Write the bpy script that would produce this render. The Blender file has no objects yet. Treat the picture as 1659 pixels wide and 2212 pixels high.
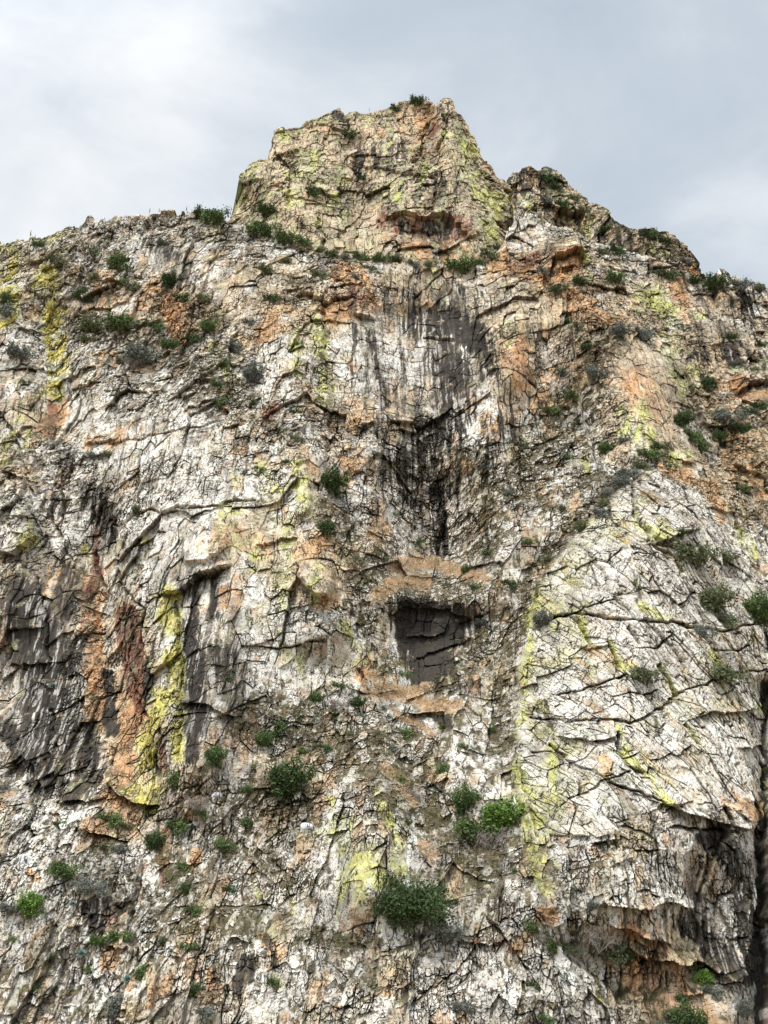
import bpy, math, random, time
import numpy as np
from concurrent.futures import ThreadPoolExecutor
T0 = time.time()
F = np.float32
R = math.radians
scene = bpy.context.scene

# ------------------------------------------------------------------ camera, sky, sun, exposure
PITCH, VF = R(27.0), R(46.0)
CAMZ = 1.7
cam_d = bpy.data.cameras.new('camera'); cam = bpy.data.objects.new('camera', cam_d)
scene.collection.objects.link(cam); scene.camera = cam
cam.location = (0, 0, CAMZ); cam.rotation_euler = (R(90) + PITCH, 0, 0)
cam_d.sensor_fit = 'VERTICAL'; cam_d.sensor_height = 24; cam_d.lens = 12 / math.tan(VF / 2)
cam_d.clip_start = 0.5; cam_d.clip_end = 20000

SUN_EL, SUN_AZ = R(54), R(203)          # azimuth clockwise from +Y: behind the camera, a little to the left
world = bpy.data.worlds.new('World'); scene.world = world; world.use_nodes = True
wn, wl = world.node_tree.nodes, world.node_tree.links
wn.clear()
def node(nt, typ, **kw):
    n = nt.new(typ)
    for k, v in kw.items():
        if k.startswith('i_'):
            n.inputs[k[2:].replace('_', ' ')].default_value = v
        else:
            setattr(n, k, v)
    return n
wo = node(wn, 'ShaderNodeOutputWorld'); bg = node(wn, 'ShaderNodeBackground'); bg.inputs['Strength'].default_value = 0.10
sky = node(wn, 'ShaderNodeTexSky'); sky.sky_type = 'NISHITA'; sky.sun_disc = False
sky.sun_elevation = SUN_EL; sky.sun_rotation = SUN_AZ; sky.air_density = 1.0; sky.dust_density = 1.0
tc = node(wn, 'ShaderNodeTexCoord'); mp = node(wn, 'ShaderNodeMapping'); mp.inputs['Scale'].default_value = (1.0, 1.0, 1.9)
mp.inputs['Rotation'].default_value = (0.1, 0.35, 0.5)
n1 = node(wn, 'ShaderNodeTexNoise'); n1.inputs['Scale'].default_value = 2.9; n1.inputs['Detail'].default_value = 6; n1.inputs['Roughness'].default_value = 0.58
n1.inputs['Distortion'].default_value = 0.35
n2 = node(wn, 'ShaderNodeTexNoise'); n2.inputs['Scale'].default_value = 5.0; n2.inputs['Detail'].default_value = 5; n2.inputs['Distortion'].default_value = 0.5
r1 = node(wn, 'ShaderNodeValToRGB'); r1.color_ramp.elements[0].position = 0.36; r1.color_ramp.elements[1].position = 0.72
r1.color_ramp.elements[0].color = (2.5, 2.88, 3.3, 1); r1.color_ramp.elements[1].color = (4.9, 5.0, 5.1, 1)
e = r1.color_ramp.elements.new(0.52); e.color = (3.1, 3.45, 3.8, 1)
mx = node(wn, 'ShaderNodeMix'); mx.data_type = 'RGBA'; mx.inputs['Factor'].default_value = 0.93
ov = node(wn, 'ShaderNodeMix'); ov.data_type = 'FLOAT'; ov.inputs['Factor'].default_value = 0.42
wl.new(tc.outputs['Generated'], mp.inputs['Vector']); wl.new(mp.outputs[0], n1.inputs['Vector']); wl.new(mp.outputs[0], n2.inputs['Vector'])
wl.new(n1.outputs['Fac'], ov.inputs[2]); wl.new(n2.outputs['Fac'], ov.inputs[3])
# the cloud deck is brightest towards the left of the summit: a broad lobe round one direction of the sky
dot = node(wn, 'ShaderNodeVectorMath'); dot.operation = 'DOT_PRODUCT'
ld = np.array([-0.27, 0.80, 0.53]); ld /= np.linalg.norm(ld); dot.inputs[1].default_value = tuple(ld)
nrm = node(wn, 'ShaderNodeVectorMath'); nrm.operation = 'NORMALIZE'
wl.new(tc.outputs['Generated'], nrm.inputs[0]); wl.new(nrm.outputs[0], dot.inputs[0])
mr = node(wn, 'ShaderNodeMapRange'); mr.interpolation_type = 'SMOOTHSTEP'
mr.inputs[1].default_value = 0.92; mr.inputs[2].default_value = 1.0; mr.inputs[3].default_value = 0.0; mr.inputs[4].default_value = 0.17
wl.new(dot.outputs['Value'], mr.inputs[0])
ad = node(wn, 'ShaderNodeMath'); ad.operation = 'ADD'; wl.new(ov.outputs[0], ad.inputs[0]); wl.new(mr.outputs[0], ad.inputs[1])
wl.new(ad.outputs[0], r1.inputs['Fac'])
sdv = node(wn, 'ShaderNodeVectorMath'); sdv.operation = 'DOT_PRODUCT'
sdv.inputs[1].default_value = (math.sin(SUN_AZ) * math.cos(SUN_EL), math.cos(SUN_AZ) * math.cos(SUN_EL), math.sin(SUN_EL))
wl.new(nrm.outputs[0], sdv.inputs[0])
mb = node(wn, 'ShaderNodeMapRange'); mb.interpolation_type = 'SMOOTHSTEP'; mb.inputs[1].default_value = 0.2; mb.inputs[2].default_value = 1.0; mb.inputs[3].default_value = 1.0; mb.inputs[4].default_value = 3.0  # extra sky brightness around the sun, out of view, added to lift the rock
wl.new(sdv.outputs['Value'], mb.inputs[0])
cb = node(wn, 'ShaderNodeVectorMath'); cb.operation = 'SCALE'; wl.new(r1.outputs[0], cb.inputs[0]); wl.new(mb.outputs[0], cb.inputs['Scale'])
wl.new(sky.outputs[0], mx.inputs[6]); wl.new(cb.outputs[0], mx.inputs[7]); wl.new(mx.outputs[2], bg.inputs['Color']); wl.new(bg.outputs[0], wo.inputs[0])

sd = bpy.data.lights.new('sun', 'SUN'); sd.energy = 1.5; sd.angle = R(10); sd.color = (1.0, 0.96, 0.90)
sun = bpy.data.objects.new('sun', sd); scene.collection.objects.link(sun)
sun.rotation_euler = (R(90) - SUN_EL, 0, -SUN_AZ + math.pi)
sun.location = (-40, -60, 120)
scene.view_settings.view_transform = 'Standard'; scene.view_settings.look = 'None'
scene.view_settings.gamma = 1; scene.view_settings.exposure = 1.0
try:
    scene.cycles.max_bounces = 5; scene.cycles.diffuse_bounces = 3
except Exception: pass

# ------------------------------------------------------------------ survey chart <-> world
TV = math.tan(VF / 2); CW, CH = 829.5, 1106.0
cp, sp = math.cos(PITCH), math.sin(PITCH)
def project(x, y, z):
    zz = z - CAMZ
    f = y * cp + zz * sp
    u = -y * sp + zz * cp
    return CW + CW * (x / f) / (0.75 * TV), CH - CH * (u / f) / TV
def at(px, py, Y):
    a = (px - CW) / CW * 0.75 * TV; b = (CH - py) / CH * TV
    dy = cp - b * sp; dz = sp + b * cp
    k = Y / dy
    return a * k, Y, dz * k + CAMZ

# ------------------------------------------------------------------ noise
rng = np.random.default_rng(7)
TAB = rng.random((512, 512)).astype(F)
TABS = [rng.random((512, 512)).astype(F) for _ in range(6)]
def vn(x, y, s=0):                       # value noise 0..1
    ix = np.floor(x).astype(np.int32); iy = np.floor(y).astype(np.int32)
    fx = (x - ix).astype(F); fy = (y - iy).astype(F)
    fx = fx * fx * (3 - 2 * fx); fy = fy * fy * (3 - 2 * fy)
    ix += s * 37; iy += s * 91
    a = TAB[iy & 511, ix & 511]; b = TAB[iy & 511, (ix + 1) & 511]
    c = TAB[(iy + 1) & 511, ix & 511]; d = TAB[(iy + 1) & 511, (ix + 1) & 511]
    return (a + (b - a) * fx) * (1 - fy) + (c + (d - c) * fx) * fy
def fbm(x, y, o=4, s=0, g=0.5):
    t = 0; a = 1; n = 0
    for k in range(o):
        t = t + a * vn(x * 2 ** k, y * 2 ** k, s + k * 3); n += a; a *= g
    return t / n
def ss(a, b, x):
    t = np.clip((x - a) / (b - a), 0, 1); return t * t * (3 - 2 * t)
def cells(u, v, su, sv, ang, s, jit=0.9, ang2=None):
    """jointed blocks: nearest cell of a jittered lattice, its five random numbers and the distance to the joint"""
    c, n = math.cos(R(ang)), math.sin(R(ang))
    c2, n2 = (c, n) if ang2 is None else (math.cos(R(ang2)), math.sin(R(ang2)))
    a = (u * c + v * n) / su; b = (-u * n2 + v * c2) / sv
    ia = np.floor(a).astype(np.int32); ib = np.floor(b).astype(np.int32)
    f1 = np.full(a.shape, 9, F); f2 = np.full(a.shape, 9, F)
    ra = np.zeros(a.shape, np.int32); rb = ra.copy(); da = np.zeros(a.shape, F); db = da.copy()
    for j in (-1, 0, 1):
        for i in (-1, 0, 1):
            ca = ia + i; cb = ib + j
            ka = (ca + s * 53) & 511; kb = (cb + s * 29) & 511
            xa = (a - ca - 0.5 - (TABS[0][kb, ka] - 0.5) * jit).astype(F)
            xb = (b - cb - 0.5 - (TABS[1][kb, ka] - 0.5) * jit).astype(F)
            d = xa * xa + xb * xb
            d = np.sqrt(d)
            m = d < f1
            f2 = np.where(m, f1, np.minimum(f2, d)); f1 = np.where(m, d, f1)
            ra = np.where(m, ka, ra); rb = np.where(m, kb, rb); da = np.where(m, xa, da); db = np.where(m, xb, db)
    return ra, rb, da, db, f2 - f1

# ------------------------------------------------------------------ charts of relief and of what the rock is made of
X0, Y0C, STEP = -420, 120, 2.0
GX = np.arange(X0, 2100, STEP, dtype=F); GY = np.arange(Y0C, 2420, STEP, dtype=F)
CX, CY = np.meshgrid(GX, GY)
def blank(): return np.zeros(CX.shape, F)
def seg_dist(pts, hw):
    xs = [p[0] for p in pts]; ys = [p[1] for p in pts]
    i0 = max(0, int((min(xs) - hw - X0) / STEP)); i1 = min(len(GX), int((max(xs) + hw - X0) / STEP) + 2)
    j0 = max(0, int((min(ys) - hw - Y0C) / STEP)); j1 = min(len(GY), int((max(ys) + hw - Y0C) / STEP) + 2)
    x = CX[j0:j1, i0:i1]; y = CY[j0:j1, i0:i1]
    best = np.full(x.shape, 1e9, F); side = np.zeros(x.shape, F)
    if len(pts) == 1: pts = [pts[0], (pts[0][0] + .1, pts[0][1])]
    for (ax, ay), (bx, by) in zip(pts[:-1], pts[1:]):
        dx, dy = bx - ax, by - ay; L = dx * dx + dy * dy + 1e-9
        t = np.clip(((x - ax) * dx + (y - ay) * dy) / L, 0, 1)
        d = np.hypot(x - ax - t * dx, y - ay - t * dy)
        cr = dx * (y - ay) - dy * (x - ax)
        side = np.where(d < best, np.sign(cr), side); best = np.minimum(best, d)
    return (slice(j0, j1), slice(i0, i1)), best, side
def stroke(C, pts, hw, val=1.0, mode='max'):
    sl, d, _ = seg_dist(pts, hw)
    v = val * ss(1.0, 0.25, d / hw) if mode == 'max' else val * ss(1.0, 0.0, d / hw)
    C[sl] = np.maximum(C[sl], v) if mode == 'max' else C[sl] + v
def polymask(pts, blur=10):
    x, y = CX, CY; ins = np.zeros(x.shape, bool); n = len(pts)
    for i in range(n):
        ax, ay = pts[i]; bx, by = pts[(i + 1) % n]
        c = ((ay > y) != (by > y)) & (x < (bx - ax) * (y - ay) / (by - ay + 1e-9) + ax); ins ^= c
    m = ins.astype(F); k = max(1, int(blur / STEP))
    for ax in (0, 1):
        for _ in range(2):
            c = np.cumsum(np.concatenate([np.repeat(np.take(m, [0], ax), k, ax), m, np.repeat(np.take(m, [-1], ax), k + 1, ax)], ax), ax)
            m = (np.take(c, range(2 * k, 2 * k + m.shape[ax]), ax) - np.take(c, range(0, m.shape[ax]), ax)) / (2 * k)
    return m.astype(F)
def sample(C, px, py):
    a = np.clip((px - X0) / STEP, 0, len(GX) - 1.01); b = np.clip((py - Y0C) / STEP, 0, len(GY) - 1.01)
    i = a.astype(np.int32); j = b.astype(np.int32); fa = (a - i).astype(F); fb = (b - j).astype(F)
    return (C[j, i] * (1 - fa) + C[j, i + 1] * fa) * (1 - fb) + (C[j + 1, i] * (1 - fa) + C[j + 1, i + 1] * fa) * fb

# smooth relief of the main face: distance of the rock from the observer's foot, metres
KN = [(2450, 130), (2212, 138), (1950, 145), (1750, 151), (1500, 166), (1300, 172), (1100, 180), (900, 189), (700, 200), (560, 212), (450, 222), (350, 230), (150, 244)]
ky = np.array([k[0] for k in KN][::-1], F); kd = np.array([k[1] for k in KN][::-1], F)
REL = np.interp(CY, ky, kd).astype(F)
REL += 0.010 * np.abs(CX - 830)
for pts, hw, v in [
    ([(900, 700), (930, 900), (940, 1180)], 170, 10), ([(940, 1100), (900, 1500)], 170, 7), ([(1180, 900), (1000, 1180)], 120, 4),
    ([(450, 1000), (480, 1350), (450, 1560)], 300, -11), ([(640, 760), (690, 1350)], 110, -5),
    ([(110, 700), (130, 900)], 80, 5), ([(205, 1130), (240, 1450), (320, 1700)], 70, 3.5), ([(30, 1050), (20, 1300)], 110, -4),
    ([(1400, 1150), (1350, 1500), (1330, 1850)], 290, -13), ([(1560, 1400), (1500, 1800)], 150, -5),
    ([(1642, 1500), (1636, 1800), (1640, 2212)], 50, 6), ([(1700, 1450), (1700, 2300)], 70, -5),
    ([(1060, 1350), (1060, 1600)], 90, 5), ([(1250, 620), (1350, 800), (1390, 900)], 150, -8), ([(1130, 620), (1100, 800)], 80, -4),
    ([(800, 1740), (790, 1900)], 130, -6), ([(1120, 1950), (1150, 2150)], 150, -5), ([(950, 1750), (900, 1650)], 120, 4),
    ([(1500, 880), (1560, 960)], 110, 5), ([(450, 560), (560, 640)], 130, -4), ([(250, 700), (330, 760)], 120, 3),
    ([(560, 1640), (420, 1800)], 130, 3), ([(180, 1850), (60, 1900)], 160, -3), ([(400, 2050), (600, 2150)], 200, -3),
    ([(860, 1380), (1000, 1380)], 90, 3), ([(1640, 700), (1600, 800)], 140, 5)]:
    stroke(REL, pts, hw, v, 'add')

# sharp relief, metres towards the observer (+): roofs jut out and fade upward, clefts cut in
SHARP = blank()
def roof(pts, amp=2.2, fade=55):
    sl, d, side = seg_dist(pts, fade * 3)
    x = CX[sl]; e = np.minimum(x - pts[0][0], pts[-1][0] - x)
    amp = amp * .75
    v = amp * np.exp(-d / fade) * (side < 0) * ss(-8, 14, e)
    v -= 0.35 * amp * np.exp(-d / (fade * .35)) * (side > 0) * ss(-8, 14, e)
    SHARP[sl] += v
def cleft(pts, depth=2.0, hw=5):
    sl, d, _ = seg_dist(pts, hw * 2); SHARP[sl] -= depth * ss(1, 0, d / hw)
for pts, a, f in [
    ([(0, 1025), (57, 1028)], 2, 30), ([(-60, 1180), (0, 1190), (33, 1204), (83, 1165)], 4, 30),
    ([(350, 1287), (400, 1280), (443, 1245), (490, 1221)], 4.5, 55), ([(20, 1438), (110, 1435)], 1.6, 25),
    ([(233, 1657), (260, 1714), (306, 1731), (340, 1741)], 3.5, 70), ([(123, 1734), (187, 1734), (233, 1720)], 2.5, 40),
    ([(390, 1521), (443, 1527), (500, 1547)], 2.2, 40), ([(770, 680), (816, 683)], 3, 20), ([(640, 640), (700, 648), (760, 640)], 2.5, 22),
    ([(1172, 604), (1192, 571), (1240, 554), (1262, 564)], 5, 30), ([(1586, 844), (1626, 830), (1659, 824), (1720, 820)], 4, 45),
    ([(840, 1319), (970, 1317), (1020, 1345)], 1.6, 26), ([(880, 1372), (960, 1362)], 1.2, 16), ([(900, 1425), (965, 1400)], 1.4, 16), ([(960, 1400), (1020, 1380)], 2, 20),
    ([(1196, 1593), (1273, 1596), (1320, 1582)], 2.2, 30), ([(1423, 1733), (1473, 1750), (1540, 1770), (1626, 1776)], 3.2, 45),
    ([(1466, 1553), (1573, 1536), (1626, 1530)], 1.8, 30), ([(1586, 1616), (1636, 1606)], 2, 25), ([(1266, 1809), (1323, 1799)], 2, 22),
    ([(1266, 1936), (1380, 1949), (1410, 1939), (1490, 1945)], 2.6, 34), ([(1306, 1986), (1360, 1999), (1430, 2029)], 3, 26),
    ([(1366, 2046), (1440, 2062), (1480, 2056), (1566, 2096), (1596, 2072)], 4, 40), ([(480, 1190), (490, 1205)], 2, 20),
    ([(1233, 1395), (1273, 1402), (1310, 1388)], 1.6, 16), ([(640, 1250), (690, 1290), (722, 1292)], 2.5, 26), ([(1390, 1180), (1500, 1150)], 2.2, 16),
    ([(700, 1800), (745, 1792)], 1.5, 20), ([(1000, 2030), (1060, 2035), (1106, 2022)], 2, 22), ([(180, 960), (250, 950)], 1.6, 16),
    ([(60, 640), (150, 655)], 1.5, 20), ([(220, 640), (260, 620)], 2, 16), ([(560, 1180), (640, 1160)], 1.5, 30), ([(1010, 600), (1080, 590)], 1.5, 18)]:
    roof(pts, a, f)
for pts, dp, hw in [
    ([(1196, 1339), (1246, 1326), (1373, 1346), (1440, 1349), (1540, 1360), (1650, 1346)], 2.0, 5),
    ([(1206, 1503), (1273, 1483), (1340, 1463)], 1.6, 4), ([(1450, 1503), (1503, 1483), (1566, 1463), (1646, 1450)], 1.6, 4),
    ([(1143, 1550), (1246, 1560), (1366, 1556), (1426, 1530), (1450, 1503)], 1.8, 5), ([(1182, 1616), (1256, 1656), (1313, 1690), (1423, 1733)], 1.8, 5),
    ([(1216, 1726), (1306, 1686), (1350, 1666)], 1.4, 4), ([(1233, 1336), (1273, 1400)], 2, 5), ([(1306, 1386), (1330, 1452)], 2.2, 5),
    ([(1352, 1360), (1380, 1398)], 1.4, 4), ([(1416, 1440), (1450, 1503)], 2, 5), ([(1320, 1580), (1346, 1650), (1373, 1673)], 2.2, 6),
    ([(1466, 1560), (1492, 1600)], 1.6, 5), ([(1446, 1792), (1520, 1790), (1632, 1774)], 2.0, 5), ([(1358, 1020), (1362, 1110), (1420, 1180), (1450, 1190)], 1.6, 5),
    ([(1380, 1120), (1400, 1180), (1440, 1210), (1500, 1300), (1510, 1350)], 1.6, 5), ([(1110, 1620), (1135, 1720), (1150, 1800)], 2, 6),
    ([(1400, 1350), (1440, 1400), (1470, 1450)], 1.4, 5), ([(1250, 1180), (1330, 1300), (1370, 1345)], 1.2, 4),
    ([(250, 1131), (333, 1105), (416, 1101), (550, 1078)], 1.6, 5), ([(205, 1190), (212, 1230), (230, 1290)], 2, 6),
    ([(243, 1118), (253, 1251), (310, 1318), (300, 1385), (320, 1418)], 1.6, 5), ([(60, 1051), (87, 1165)], 1.5, 4), ([(80, 1251), (110, 1425)], 1.4, 4),
    ([(113, 1105), (153, 1218)], 1.2, 4), ([(110, 1537), (103, 1670)], 1.2, 4), ([(385, 1300), (392, 1440), (385, 1640)], 1.5, 6),
    ([(920, 727), (980, 727)], 1.6, 5), ([(700, 650), (715, 900), (710, 1050)], 1.6, 8), ([(285, 1450), (340, 1660), (350, 1740)], 1.5, 5),
    ([(120, 1760), (122, 1900)], 1.4, 5), ([(845, 1790), (850, 1830)], 1.2, 5), ([(960, 1110), (945, 1190)], 2, 7), ([(780, 1450), (800, 1500)], 1, 6),
    ([(240, 960), (350, 940), (480, 900)], 1.0, 4), ([(0, 890), (60, 1010)], 1.2, 6), ([(270, 770), (280, 860)], 1.4, 4)]:
    cleft(pts, dp, hw)
for pts, hw, v in [([(840, 480), (1000, 480)], 30, 0)]: pass

LICH, ORA, RED, DARK, MOSS, GRASS, WHITE, RUB, STREAK, WARM, FLAT = [blank() for _ in range(11)]
for pts, hw, v in [
    ([(20, 550), (15, 680)], 45, 1), ([(60, 525), (140, 500)], 30, .6), ([(100, 600), (120, 690)], 36, .9), ([(110, 690), (125, 760), (122, 850)], 34, 1.1),
    ([(690, 690), (705, 860)], 26, .95), ([(640, 720), (640, 800)], 22, .6), ([(640, 1010), (668, 1120)], 26, 1), ([(610, 1140), (600, 1300)], 50, .62), ([(690, 1230), (680, 1290)], 30, .8),
    ([(500, 1110), (545, 1200)], 60, .6), ([(365, 1290), (375, 1400), (372, 1500)], 30, 1.25), ([(345, 1500), (322, 1600), (325, 1740)], 34, 1.2), ([(390, 1420), (385, 1640)], 18, .9), ([(270, 1690), (330, 1710)], 30, .8),
    ([(385, 1510), (380, 1600)], 16, .9), ([(20, 1100), (65, 1165)], 34, .6), ([(180, 1190), (190, 1215)], 12, 1), ([(40, 1395), (60, 1410)], 20, .6),
    ([(1400, 640), (1460, 690)], 48, .85), ([(1440, 740), (1490, 830)], 45, .55), ([(1390, 880), (1400, 960)], 30, .85), ([(1335, 890), (1350, 930)], 22, .6), ([(1140, 425), (1155, 470)], 22, .9),
    ([(1262, 540), (1270, 600)], 14, .8), ([(1500, 680), (1520, 680)], 14, 1.1), ([(1270, 990), (1290, 1030)], 16, .8), ([(1215, 1010), (1222, 1050)], 12, .8), ([(1440, 1000), (1480, 990)], 18, .8),
    ([(1160, 1260), (1140, 1340), (1132, 1430), (1128, 1500), (1105, 1600)], 13, 1), ([(1112, 1600), (1135, 1700), (1150, 1800), (1170, 1900)], 26, .85), ([(1185, 1610), (1195, 1700), (1200, 1760)], 12, 1),
    ([(1243, 1330), (1262, 1390)], 9, 1), ([(1314, 1390), (1335, 1450), (1365, 1450)], 10, 1.1), ([(1325, 1580), (1342, 1640), (1372, 1665)], 13, 1), ([(1370, 1650), (1400, 1700), (1425, 1735)], 16, .95),
    ([(1372, 1100), (1380, 1140), (1430, 1160)], 22, .7), ([(1590, 1150), (1612, 1205)], 22, .85), ([(1250, 1310), (1200, 1330)], 16, .5), ([(1415, 1440), (1450, 1502)], 8, 1), ([(1370, 1310), (1430, 1345)], 14, .8),
    ([(1290, 1720), (1298, 1735)], 12, 1.2), ([(1180, 1740), (1180, 1850)], 30, .5), ([(1520, 1410), (1535, 1440)], 14, .8), ([(1615, 1500), (1620, 1530)], 14, .9), ([(1655, 1600), (1655, 1750)], 14, .9),
    ([(710, 1720), (712, 1770)], 10, 1.1), ([(812, 1700), (845, 1780)], 14, 1.1), ([(800, 1830), (825, 1905)], 24, 1.2), ([(720, 1790), (745, 1900)], 55, .62), ([(770, 1850), (790, 1945)], 26, .9), ([(870, 1800), (880, 1880)], 30, .9),
    ([(1262, 2070), (1278, 2140)], 9, 1.2), ([(545, 1920), (550, 1945)], 8, 1.1), ([(620, 1930), (632, 1975)], 12, .9), ([(1240, 2020), (1260, 2100)], 20, .5), ([(560, 1030), (600, 1060)], 40, .5), ([(480, 1140), (478, 1180)], 8, 1.1),
    ([(640, 1440), (560, 1380)], 60, .45), ([(780, 1420), (740, 1360)], 30, .5), ([(500, 800), (450, 740)], 30, .4), ([(940, 590), (945, 620)], 14, .8), ([(1100, 700), (1090, 740)], 25, .5), ([(10, 980), (40, 930)], 40, .45)]:
    stroke(LICH, pts, hw * 1.15, v)
for pts, hw, v in [
    ([(370, 650), (395, 715)], 45, 1), ([(130, 870), (110, 930)], 34, .9), ([(260, 640), (220, 620)], 40, .5), ([(200, 960), (300, 930)], 40, .6), ([(720, 670), (800, 660)], 40, 1), ([(590, 690), (570, 720)], 40, .8),
    ([(200, 1290), (120, 1250), (20, 1300)], 55, .75), ([(190, 1330), (205, 1420)], 30, 1.1), ([(285, 1560), (285, 1720)], 62, 1.3), ([(195, 1300), (215, 1560)], 34, 1.1), ([(430, 1600), (520, 1590)], 44, .8), ([(330, 1540), (340, 1640)], 30, .9), ([(270, 1770), (220, 1790)], 50, .75), ([(20, 1380), (60, 1400)], 55, .7), ([(500, 1290), (440, 1300)], 40, .9),
    ([(700, 1180), (650, 1200)], 40, .75), ([(720, 1300), (690, 1300)], 32, .95), ([(560, 1000), (520, 980)], 40, .4), ([(480, 1150), (560, 1180)], 55, .7), ([(790, 1430), (775, 1470)], 22, .9), ([(450, 1590), (500, 1560)], 50, .6),
    ([(1240, 570), (1180, 600)], 40, 1.1), ([(1090, 570), (1150, 590)], 55, .8), ([(1110, 750), (1125, 820)], 42, 1.15), ([(1465, 610), (1480, 680)], 26, 1.2), ([(1560, 830), (1650, 860)], 30, .9), ([(1370, 820), (1400, 890)], 55, .85),
    ([(1220, 640), (1320, 700)], 50, .75), ([(1430, 1010), (1540, 1050), (1550, 1130)], 26, .8), ([(1600, 900), (1640, 1000)], 60, .5), ([(1590, 980), (1640, 1060)], 40, .6), ([(1380, 2090), (1480, 2200)], 75, 1), ([(1180, 1960), (1115, 2050)], 28, .9),
    ([(1610, 1740), (1560, 1740)], 50, .6), ([(1250, 1640), (1300, 1650)], 40, .5), ([(780, 620), (740, 600)], 60, .6), ([(930, 610), (950, 660)], 60, .6), ([(850, 850), (760, 900)], 60, .5), ([(760, 990), (740, 1030)], 60, .5),
    ([(1350, 1450), (1270, 1410)], 26, .6), ([(430, 1840), (420, 1870)], 22, .9), ([(340, 2150), (370, 2120)], 40, .6), ([(450, 2100), (460, 2140)], 26, .8), ([(240, 2060), (230, 2080)], 26, .7), ([(80, 1900), (60, 1880)], 16, .8),
    ([(850, 1140), (800, 1160)], 50, .3), ([(360, 1800), (350, 1870)], 26, .6), ([(570, 2030), (600, 2060)], 26, .6), ([(980, 1000), (1010, 1010)], 26, .5), ([(1010, 1380), (1000, 1360)], 26, .6), ([(1270, 1830), (1290, 1840)], 24, .7),
    ([(1340, 1990), (1420, 2060)], 28, .9), ([(1140, 870), (1060, 900)], 60, .4), ([(170, 660), (330, 640)], 60, .4), ([(1300, 780), (1240, 790)], 40, .4)]:
    stroke(ORA, pts, hw, v)
for pts, hw, v in [
    ([(208, 1140), (205, 1260), (200, 1300)], 18, 1), ([(280, 1330), (285, 1440), (305, 1520)], 34, 1.2), ([(345, 1520), (352, 1680)], 10, 1.1), ([(120, 950), (110, 880)], 20, .6), ([(545, 1520), (550, 1590)], 14, 1),
    ([(220, 1960), (250, 2000)], 24, .8), ([(350, 1880), (355, 1910)], 20, .8), ([(1000, 2030), (1080, 2040)], 20, .6), ([(1190, 560), (1120, 560)], 24, .6), ([(590, 880), (575, 900)], 24, .7), ([(780, 640), (720, 650)], 40, .5)]:
    stroke(RED, pts, hw, v)
for pts, hw, v in [
    ([(900, 690), (980, 700), (1040, 730)], 50, .85), ([(960, 760), (990, 900)], 70, .75), ([(1040, 720), (1060, 800)], 26, .6), ([(800, 720), (830, 870)], 14, .7), ([(760, 700), (770, 820)], 10, .5), ([(870, 760), (880, 820)], 10, .5),
    ([(930, 940), (880, 1010)], 75, .8), ([(1000, 960), (1010, 1040)], 30, .5), ([(940, 1060), (955, 1190)], 34, .95), ([(870, 1060), (900, 1090)], 30, .6), ([(900, 1330), (940, 1440)], 60, 1.25), ([(880, 1310), (1000, 1330)], 36, 1.1), ([(960, 1380), (910, 1460)], 40, 1.2), ([(820, 1290), (850, 1310)], 24, .5),
    ([(50, 1300), (95, 1480), (80, 1660)], 85, .85), ([(170, 1560), (200, 1700), (150, 1720)], 50, .7), ([(420, 1240), (400, 1420), (410, 1640)], 34, .7), ([(20, 1590), (60, 1680)], 40, .9), ([(150, 1400), (160, 1640)], 50, .7), ([(230, 1460), (240, 1580)], 22, 1), ([(410, 1350), (430, 1560)], 40, .9), ([(460, 1250), (465, 1330)], 16, 1), ([(470, 1400), (500, 1520)], 30, .6),
    ([(140, 990), (120, 1100)], 40, .5), ([(200, 1060), (235, 1160)], 36, .7), ([(310, 530), (375, 550)], 26, .6), ([(400, 560), (390, 620)], 14, .5), ([(195, 1960), (210, 2010)], 30, 1), ([(270, 1970), (240, 1960)], 26, .8),
    ([(1520, 1800), (1600, 1900), (1600, 2100)], 56, .8), ([(1480, 1990), (1560, 2070)], 55, .8), ([(1640, 1480), (1640, 2212)], 16, 1), ([(1560, 760), (1650, 800)], 50, .45), ([(1480, 770), (1560, 760)], 26, .5), ([(680, 2100), (700, 2060)], 30, .4), ([(500, 2140), (540, 2080)], 34, .7),
    ([(960, 2030), (900, 2010)], 26, .5), ([(1000, 1890), (1060, 1900)], 50, .35), ([(970, 1560), (950, 1550)], 26, .7), ([(390, 900), (330, 900)], 40, .3), ([(150, 1520), (200, 1640)], 30, .7), ([(300, 1400), (320, 1500)], 26, .6), ([(120, 1180), (150, 1320)], 40, .6), ([(890, 960), (1010, 960)], 60, .6), ([(880, 640), (1040, 660)], 40, .4), ([(1120, 900), (960, 1060)], 70, .38), ([(720, 920), (800, 930)], 30, .4), ([(500, 1420), (520, 1560)], 40, .5), ([(1060, 1150), (1010, 1290)], 60, .3), ([(760, 1290), (800, 1430)], 30, .35), ([(1300, 1110), (1310, 1000)], 26, .4), ([(990, 610), (1000, 640)], 14, .8),
    ([(1330, 1030), (1340, 1060)], 14, .6), ([(0, 1150), (10, 1180)], 14, .4), ([(1560, 1330), (1640, 1400)], 60, .3), ([(1480, 1800), (1400, 1860)], 40, .3), ([(1500, 560), (1560, 620), (1650, 700)], 60, .4), ([(1330, 2150), (1280, 2190)], 40, .4), ([(560, 2000), (600, 2080)], 26, .4)]:
    stroke(DARK, pts, hw, v)
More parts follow.
